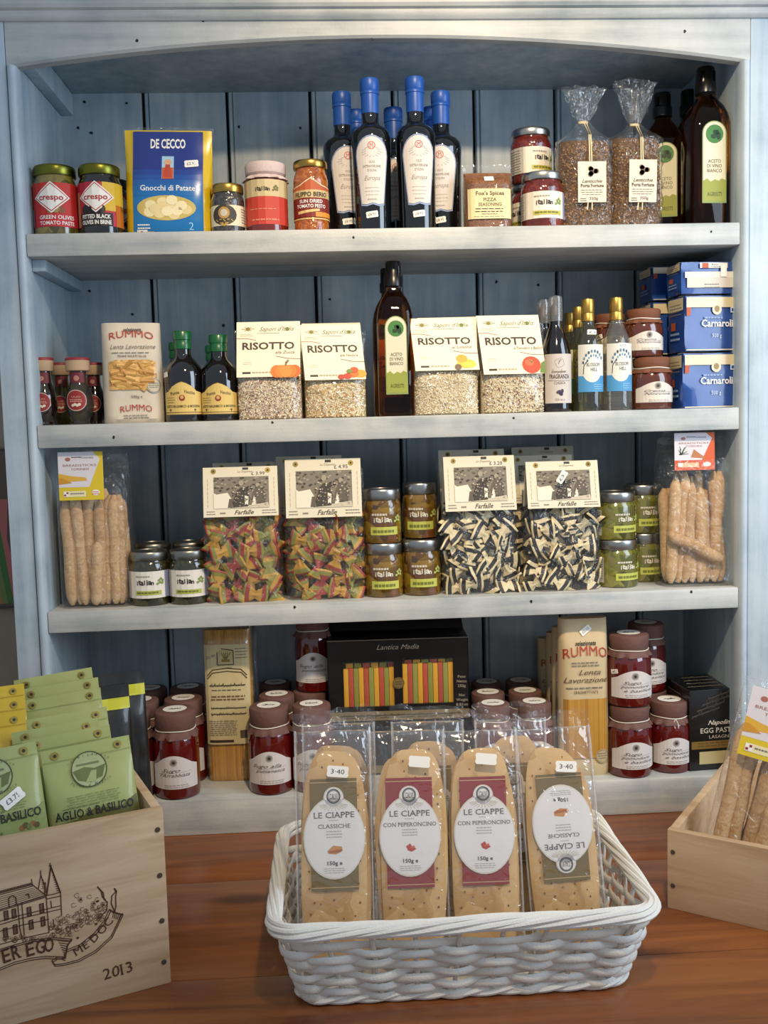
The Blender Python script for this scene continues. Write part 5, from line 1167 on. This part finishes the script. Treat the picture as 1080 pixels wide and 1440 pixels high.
p.rect(-.5, .0, .5, .115, P('#7a6a48'), 0).script(-.42, .44, .055, .03, .0006, P('#3a3020'), 1, 11).lines(-.42, .44, .04, 1, .02, .012, P('#4a3e28'), 1)
mb = MB(); p.put(mb, flat(fr-.0006)); mb.build('printed_front', t, smooth=False)
MB().tube([(-W/2, fr, H), (W/2, fr, H)], .0008, P('#8a8274'), 4).build('top_edge', t)
mb = MB(); mb.add([(-W/2, D/2-.002, H), (W/2, D/2-.002, H), (W/2*.97, D/2+.012, H+.03), (-W/2, D/2+.012, H+.03)], [(0, 1, 2, 3)], BLK); mb.build('lid_flap', t)

# paper spaghetti packs
def rummo(label, x0, x1, yt, Y, rz=0., seed=1):
    X, W, H = spot(x0, x1, yt, Y, S4); t = thing('spaghetti_pack', label, 'pack', (X, Y, S4), rz)
    H = min(H, S3-.0368-S4-.004)
    bg = Bag(W, .05, H, .80, .5, 6, seed, .0012, taper=.05); mb = MB(); bg.mesh(mb, P('#cdb78e', .7, bump=.25, bscale=60)); mb.build('paper_bag', t)
    p = Print(W*.94, H); p.poly([(-.46, .12), (.46, .12), (.46, .50), (-.46, .50)], SPAG, 0)
    p.text('RUMMO', .0, .755, .062, P('#b0402a'), 1, w=.92, arc=.022).text('selezionata', 0, .84, .028, INK, 1, w=.44, bold=.02, shear=.4).lines(-.3, .3, .735, 2, .018, .006, GREYINK, 1).text('Lenta', .08, .655, .032, P('#5a4a3a'), 1, w=.46, shear=.4).text('Lavorazione', 0, .605, .034, P('#5a4a3a'), 1, w=.92, shear=.4).lines(-.42, .42, .575, 1, .02, .007, GREYINK, 1).text('SPAGHETTI N°3', 0, .535, .018, INK, 1, w=.5)
    p.disc(.34, .13, .15, P('#bfaa80'), 2, n=18).ring(.34, .13, .13, .0008, GREYINK, 3).lines(.24, .44, .15, 3, .015, .006, GREYINK, 3)
    mb = MB(); bg.lay(mb, p, 0, n=14); mb.build('printed_front', t, smooth=False); return t, W, H, bg
t, W, H, bg = rummo('paper spaghetti pack with red lettering and a window, foremost of its row', 784, 854, 868, .055)
price(t, W*.02, 0, H*.93, '£2.10', .022, .6, lambda u, v, o: (u, bg.fy(W*.02+u, min(H, H*.93+v), o+.002), v))
for k, (x0, x1, yt, Y) in enumerate(((776, 838, 880, .12), (768, 826, 888, .175), (756, 812, 896, .225))):
    rummo(('paper spaghetti pack right behind the foremost one', 'paper spaghetti pack third in the row', 'paper spaghetti pack at the very back of the row')[k], x0, x1, yt, Y, -.05, 5+k)

# black lasagne box
Y = .085; X, W, H = spot(962, 1030, 934, Y-.05, S4); D = .105; W = .095; H = .150
X = at(1000, 1010, .05).x
t = thing('lasagne_box', 'black box of egg lasagne with a gold band and a small window', 'box', (X-.004, .088, S4), .08)
mb = MB(); mb.box(-W/2, W/2, -D/2, D/2, 0, H, BLK, .0015); mb.build('carton', t)
p = Print(W, H); p.text('Napolina', .12, .565, .055, P('#d8d0c0'), 1, w=.5, bold=.015, shear=.4).text('EGG PASTA', .08, .465, .062, P('#c9c0ae'), 1, w=.72, bold=.01, serif=True).text('LASAGNE', .12, .395, .04, P('#b8ae9a'), 1, w=.46, serif=True).rect(-.46, .27, .5, .365, P('#8a6a34', .4, .3), 1).lines(-.34, .4, .345, 2, .035, .012, P('#5a4420'), 2).rect(-.3, .08, .5, .235, P('#b8a878', .5), 1)
for k in range(4): p.script(-.45+.1*k, .1+.1*k, .66+.07*k, .05, .0005, P('#5a5248'), 1, 12+k, slope=.1)
mb = MB(); p.put(mb, flat(-D/2-.0003)); mb.build('printed_front', t, smooth=False)
q = Print(D, H)
q.rect(-.45, .1, .45, .9, P('#141112', .4), 0).text('LASAGNE', .30, .08, .09, P('#a89e8c'), 1, w=.5, serif=True, rot=PI/2, align=0)
for k in range(3): q.lines(-.4, .2, .9-.1*k, 1, .05, .012, P('#6a6258'), 1, k)
mb = MB(); q.put(mb, lambda u, v, o: (-W/2-.0004-o, -u, v)); mb.build('printed_side', t, smooth=False)
q = Print(W, D)
for k in range(4): q.script(-.4+.05*k, .3, .2+.2*k, .06, .0006, P('#a8a090'), 0, 30+k)
mb = MB(); q.put(mb, lambda u, v, o: (u, v-D/2, H+.0004+o)); mb.build('printed_lid', t, smooth=False)

# ------------------------------------------------------------------ packets in the wine crate
Lu = Vector((math.cos(LR), math.sin(LR), 0)); Lv = Vector((-math.sin(LR), math.cos(LR), 0))
def lpos(u, v, z=.014): q = LC+Lu*u+Lv*v; return (q.x, q.y, z)
PG = P('#a0a664', .42, coat=.25, bump=.2, bscale=40); PY = P('#c9a81c', .4, coat=.25, bump=.2, bscale=40); PGD = P('#7d8a3c', .5); PBK = P('#14120f', .35, coat=.4); OLV = P('#5c5a22', .5); DKG = P('#3a3f22', .55)
def packet(name, label, loc, w, h, mat, art=0, rz=LR, rx=-.16, ry=0., seed=1, group=None, dt=.022, holes=True, band=None):
    t = thing(name, label, 'packet', loc, rz, group, rx=rx, ry=ry)
    bg = Bag(w, dt, h, .62, .06, 4, seed, .0022, base=.08); mb = MB(); bg.mesh(mb, mat); mb.build('pouch', t)
    p = Print(w*.98, h*.55)
    p.line([(-.5, .865), (.5, .865)], .0007, PGD if mat is PG else P('#a08212') if mat is PY else P('#2a2824'), 0)
    if holes:
        for s in (-.36, .36): p.disc(s, .925, .045, P('#b09a50', .3, .9), 0, n=14).disc(s, .925, .02, P('#2a2216'), 1, n=10)
    if art:
        p.disc(0, .72, .20, P('#a3ac7a'), 0, n=24).ring(0, .72, .20, .0012, DKG, 2, n=28).poly([(-.19, .72), (-.05, .75), (.06, .72), (.19, .745), (.14, .62), (0, .575), (-.14, .62)], P('#5f6a34'), 1).poly([(-.06, .585), (.02, .70), (.08, .70), (.06, .58)], P('#98a268'), 2).rect(-.14, .77, .12, .79, P('#6a7248'), 2)
        for k, ch in enumerate('LA DISPENSA'): a = 2.5-k*.19; p.text(ch, .27*math.cos(a)*1.0, .72+.27*math.sin(a)*w/h, .02, DKG, 2, rot=a-PI/2, serif=True)
        for k, ch in enumerate('Terra d Maghia'): a = 3.9+k*.125; p.text(ch, .31*math.cos(a), .70+.31*math.sin(a)*w/h, .028, DKG, 2, rot=a+PI/2, shear=.4)
        p.lines(-.30, .34, .46, 5, .026, .006, P('#65703c'), 1, 3); p.poly([(-.5, .0), (.5, .0), (.5, .36), (.3, .26), (0, .30), (-.2, .22), (-.5, .20)], OLV if art == 1 else P('#86934f'), 0)
        p.text('AGLIO & BASILICO', 0, .235, .088, P('#1e1e10'), 3, w=.9, bold=.02, serif=True).lines(-.36, .1, .345, 1, .02, .006, DKG, 2).lines(-.42, -.2, .17, 3, .025, .006, DKG, 2).text('250 g', -.05, .13, .022, DKG, 3, w=.12)
        for k in range(5): p.disc(.22+.04*k, .14+.02*(k % 2), .035, P(('#8a5a2a', '#5a4a1a', '#6c7434')[k % 3]), 1+k % 3, n=7)
    if band: p.rect(-.5, .68, .5, .83, band, 0).text('p', -.2, .71, .06, P('#3a3a10'), 1, bold=.02)
    mb = MB(); bg.lay(mb, p, h*.45, n=10); mb.build('printed_front', t, smooth=False); return t, bg
G_ = 'green pasta packets standing in the wine crate'
PH = .213
def ppos(px, py, v, h=PH):
    """u along the crate front so that the packet top middle projects to px, at inner depth v"""
    d = ray(px, py); q = CAM+d*((LC+Lv*v-CAM).dot(Lv)/d.dot(Lv)); return (q-LC).dot(Lu), q.z
def crate_packet(label, px, py, v, w, mat, art=0, seed=1, ry=0., name='pasta_packet', band=None, lean=.06, cat=None, holes=True, hh=None):
    u, z = ppos(px, py, v+lean); h = hh or PH
    return packet(name, label, lpos(u, v, max(.0135, z-h*.99)), w, h, mat, art, LR+random.Random(seed).uniform(-.06, .06), -math.asin(lean/h), ry, seed, holes=holes, band=band)
t, bg = crate_packet('green packet with bold printing in front of the others, nearest the crate corner', 128, 1037, .026, .112, PG, 1, 1, ry=-.05)
t, bg = crate_packet('green packet with a white price sticker at the crate front', -2, 1046, .024, .112, PG, 2, 2, ry=-.04)
price(t, .018, 0, .150, '£3.75', .030, .5, lambda u, v, o: (u, bg.fy(.018+u, .150+v, o+.003), v))
crate_packet('plain-backed green packet second behind the boldly printed one', 102, 1022, .062, .112, PG, 0, 3, ry=-.05)
crate_packet('green packet third behind the boldly printed one', 84, 1012, .092, .112, PG, 0, 4, ry=-.04)
crate_packet('green packet with two shiny eyelets, fourth behind the printed one', 97, 996, .125, .112, PG, 0, 5, ry=-.02)
crate_packet('foremost of the three green packets bunched further back in the crate', 93, 975, .215, .112, PG, 0, 7, ry=-.04, lean=.03)
crate_packet('middle one of the three green packets bunched further back', 90, 960, .245, .112, PG, 0, 8, ry=-.04, lean=.03)
crate_packet('rearmost of the three green packets bunched further back', 85, 946, .275, .112, PG, 0, 9, ry=-.05, lean=.03)
crate_packet('foremost yellow packet beside the green ones in the crate', -22, 1002, .118, .104, PY, 0, 10)
crate_packet('second yellow packet in the crate, creased across its top', -22, 981, .16, .104, PY, 0, 11)
crate_packet('rearmost yellow packet in the crate', -22, 962, .20, .104, PY, 0, 12)
YB = P('#c2c22a', .4)
crate_packet('black packet with a yellow band behind the green ones', 141, 966, .315, .085, PBK, 0, 13, name='dark_packet', band=YB, lean=.03, holes=False)
crate_packet('rearmost black packet with a yellow band, touching the sauce jars', 163, 947, .35, .085, PBK, 0, 14, name='dark_packet', band=YB, lean=.03, holes=False)

# ------------------------------------------------------------------ breadsticks in the low crate
q = RC+Vector((math.cos(RR), math.sin(RR), 0))*.098+Vector((-math.sin(RR), math.cos(RR), 0))*.075
breadbag('bag of breadsticks standing in the low wooden crate', q.x, q.y, .0305, .14, .29, 8, '#d8bd28', -.018, .085, .185, .10, 7, rz=-.42, D=.055, rx=-.10, ry=.22)

# ------------------------------------------------------------------ wrapped flatbreads in the basket
BREAD = cells('baked_flatbread', ['#bc925a', '#cba46c', '#d4b07a', '#c49a60'], 22, .7, 0, .10, jitter=2.5)
def tongue(w, h, seed, n=40):
    """uneven long oval of rolled dough"""
    pts = []
    for i in range(n):
        a = 2*PI*i/n; cx, sx = math.cos(a), math.sin(a); k = 1+.06*nz3(cx*1.3, sx*1.3, seed*4.1)
        pts.append((w/2*math.copysign(abs(cx)**.55, cx)*k, h/2+h/2*math.copysign(abs(sx)**.75, sx)*k))
    return pts
HOLE = P('#7a5226', .8)
def cracker(t, w, h, x, z, y, seed, spots=True, rot=0.):
    pts = tongue(w, h, seed); mb = MB(); n = len(pts); wob = lambda a, b: .0016*nz3(a*30, b*30, seed)
    rings = []
    for k, yy in ((.0, 0), (.5, 0), (.9, 0), (1, .0012), (1, .0034), (.9, .0045)):
        rings.append([(px*k, yy+wob(px*k, pz), h/2+(pz-h/2)*k) for px, pz in pts])
    vs = [p_ for rg in rings for p_ in rg]
    mb.add(vs, [(j*n+i, j*n+(i+1) % n, (j+1)*n+(i+1) % n, (j+1)*n+i) for j in range(len(rings)-1) for i in range(n)]+[tuple(range(5*n, 6*n))], BREAD)
    if spots:
        r = random.Random(seed)
        for i in range(int(h/.016)):
            for j in range(5):
                hx = (-.5+(j+.5+r.uniform(-.25, .25))/5)*w*.86; hz = h*.04+.016*i+r.uniform(-.004, .004)+(.008 if j % 2 else 0)
                if (abs(hx)/(w/2))**2.6+(abs(hz-h/2)/(h/2))**3 > .80: continue
                s = r.uniform(.0009, .0014); mb.face([(hx+s*math.cos(b), wob(hx, hz)-.0007, hz+s*1.25*math.sin(b)) for b in lin(0, 2*PI, 7)[:-1]], HOLE)
    return mb.build('flatbread', t, ang=50, loc=(x, y, z), rot=(0, rot, 0))
def flatpack(label, px, pyt, pxb, pyb, W, accent, kind, seed, flip=False, rz=0., y0=-.495, y1=-.425, tag=None, zb=.012, tags=True, group=None):
    """stands on the basket floor, leaning back; px, pyt = top middle, pxb, pyb = where its middle meets the rim line"""
    top = at(px, pyt, y1); low = at(pxb, pyb, y0+.012); dz = top.z-zb; xb = low.x+(low.x-top.x)*(low.z-zb)/(top.z-low.z)
    L = math.sqrt((top.x-xb)**2+(y1-y0)**2+dz*dz)
    t = thing('flatbread_pack', label, 'pack', (xb, y0, zb), 0, group); ln = math.atan2(y1-y0, dz); sd = math.atan2(top.x-xb, dz)
    t.rotation_euler = (-ln, sd, rz); D = .032
    r = random.Random(seed); H = L*.84; hw = W/2
    # moulded tray film: rounded box with a flange, crinkled
    bg = Bag(W*.94, D, L*.93, .93, .6, 10, seed, .0012, base=.02); mb = MB(); bg.mesh(mb, FILM3, 20, 34); mb.build('tray_film', t, ang=30)
    mb = MB()
    for s in (-1, 1): mb.tube([(s*hw*.965, -.002+.001*nz3(v*6, seed, s), L*.93*v+.002) for v in lin(0, 1, 16)], .0013, FILME, 6)
    crinkle_sheet(mb, lambda u, v: ((u-.5)*W*(1.02+.10*v*nz3(u*3, seed, 7)), .002+.012*nz3(u*5, v*2, seed)*(.2+v), L*.915+v*L*.085+.010*v*nz3(u*4, seed, 3)), 16, 5, FILM2)
    mb.build('sealed_edge', t, ang=25)
    for k in range(3):
        cracker(t, W*(.85-.02*k), H*(.97-.03*k if k else 1.0), r.uniform(-.003, .003)+(.004 if k == 1 else -.002 if k else 0), .006+.006*k, -D/2+.0055+.0065*k, seed*5+k, k < 2, r.uniform(-.02, .02))
    # paper slip with the oval label
    lw, lh = W*.60, H*.50; lz = H*.395; yl = -D/2+.0032; AC = P(accent, .45)
    p = Print(1, 1); p.rect(-lw/2, 0, lw/2, lh, AC, 0)
    p.rect(-lw/2, lh*.025, lw/2, lh*.032, P('#c9a878'), 1).rect(-lw/2, lh*.965, lw/2, lh*.972, P('#c9a878'), 1)
    mb = MB(); fl = (lambda u, v, o: (-u, yl-o, lz+lh-v)) if flip else (lambda u, v, o: (u, yl-o, lz+v)); p.put(mb, fl); mb.build('paper_slip', t, smooth=False)
    ow, oh = W*.79, lh*.84; p = Print(ow, oh); CH = P('#d8d0bf'); WL = P('#e4dfdc')
    p.disc(0, .44, .5, CH, 0, ry=.44, n=36).disc(0, .87, .165, CH, 0, ry=.115, n=24).disc(0, .44, .482, WL, 1, ry=.425, n=36).disc(0, .87, .148, WL, 1, ry=.104, n=24)
    p.ring(0, .885, .105, .0012, P('#2a2a28'), 2, ry=.074, n=22).ring(0, .885, .088, .0006, P('#2a2a28'), 2, ry=.062, n=22).text('CALVI', 0, .855, .058, P('#2a2a28'), 3, w=.125)
    for k in range(12): a = PI+k*PI/11; p.line([(.12*math.cos(a), .80+.035*math.sin(a)), (.23*math.cos(a), .79+.06*math.sin(a))], .0007, P('#c2b9a0'), 2)
    p.text('LE CIAPPE', 0, .655, .062, P('#5a5552'), 3, w=.66, serif=True).lines(-.08, .08, .63, 1, .02, .006, P('#a39c94'), 2)
    p.text(kind, 0, .545, .043, P('#6a625c'), 3, w=.52 if len(kind) < 12 else .86, serif=True).lines(-.14, .14, .515, 3, .03, .011, P('#b0aaa4'), 2, 2)
    if accent[1] == '7': p.poly([(-.12, .30), (-.02, .36), (.12, .345), (.13, .30), (.02, .265), (-.10, .275)], P('#c88a4a'), 2).poly([(-.1, .3), (.12, .32), (.1, .29), (-.08, .28)], P('#a8642c'), 3)
    else: p.poly([(-.07, .33), (.0, .36), (.03, .32), (.1, .30), (.02, .27), (-.04, .285)], P('#b8402c'), 2).poly([(-.02, .31), (.06, .34), (.08, .31)], P('#d06a4a'), 3)
    p.text('150g e', 0, .155, .04, P('#3a3634'), 3, w=.24, bold=.015).lines(-.18, .18, .12, 3, .022, .007, P('#a8a29c'), 2)
    mb = MB(); oz = lz+lh*.10
    p.put(mb, (lambda u, v, o: (-u, yl-.0012-o, lz+lh-lh*.10-v)) if flip else (lambda u, v, o: (u, yl-.0012-o, oz+v))); mb.build('oval_label', t, smooth=False)
    if tags: price(t, tag[1]*W if tag else .01, -D/2-.0045, H*(tag[2] if tag else .93), tag[0] if tag else '', .028, -.1)
    return t
flatpack('flatbread pack with an olive-brown slip and upright white oval label', 467, 1003, 473, 1303, .100, '#776231', 'CLASSICHE', 1, tag=('3·40', .06, .93), rz=.01)
flatpack('flatbread pack with a red slip, fullest behind the basket middle, beside the olive-brown one', 571, 1003, 579, 1306, .100, '#8e2c2a', 'CON PEPERONCINO', 2, tag=('', .14, .97), rz=.0)
flatpack('flatbread pack with a red slip next to the upside-down one', 672, 1003, 684, 1303, .100, '#8e2c2a', 'CON PEPERONCINO', 3, tag=('', .05, .98), rz=-.01)
flatpack('flatbread pack turned upside down, its oval label reversed', 773, 1000, 800, 1292, .100, '#776231', 'CLASSICHE', 4, flip=True, tag=('3·40', .10, .93), rz=-.02)
for k, (px, pb, s_) in enumerate(((475, 482, 'the olive-slipped one'), (600, 606, 'the two red-slipped ones'), (716, 726, 'the upside-down one'))):
    flatpack('flatbread pack of the second row in the basket, behind '+s_, px, 995-k*3, pb, 1290, .100, '#776231', 'CLASSICHE', 10+k, y0=-.43, y1=-.375, tags=False)
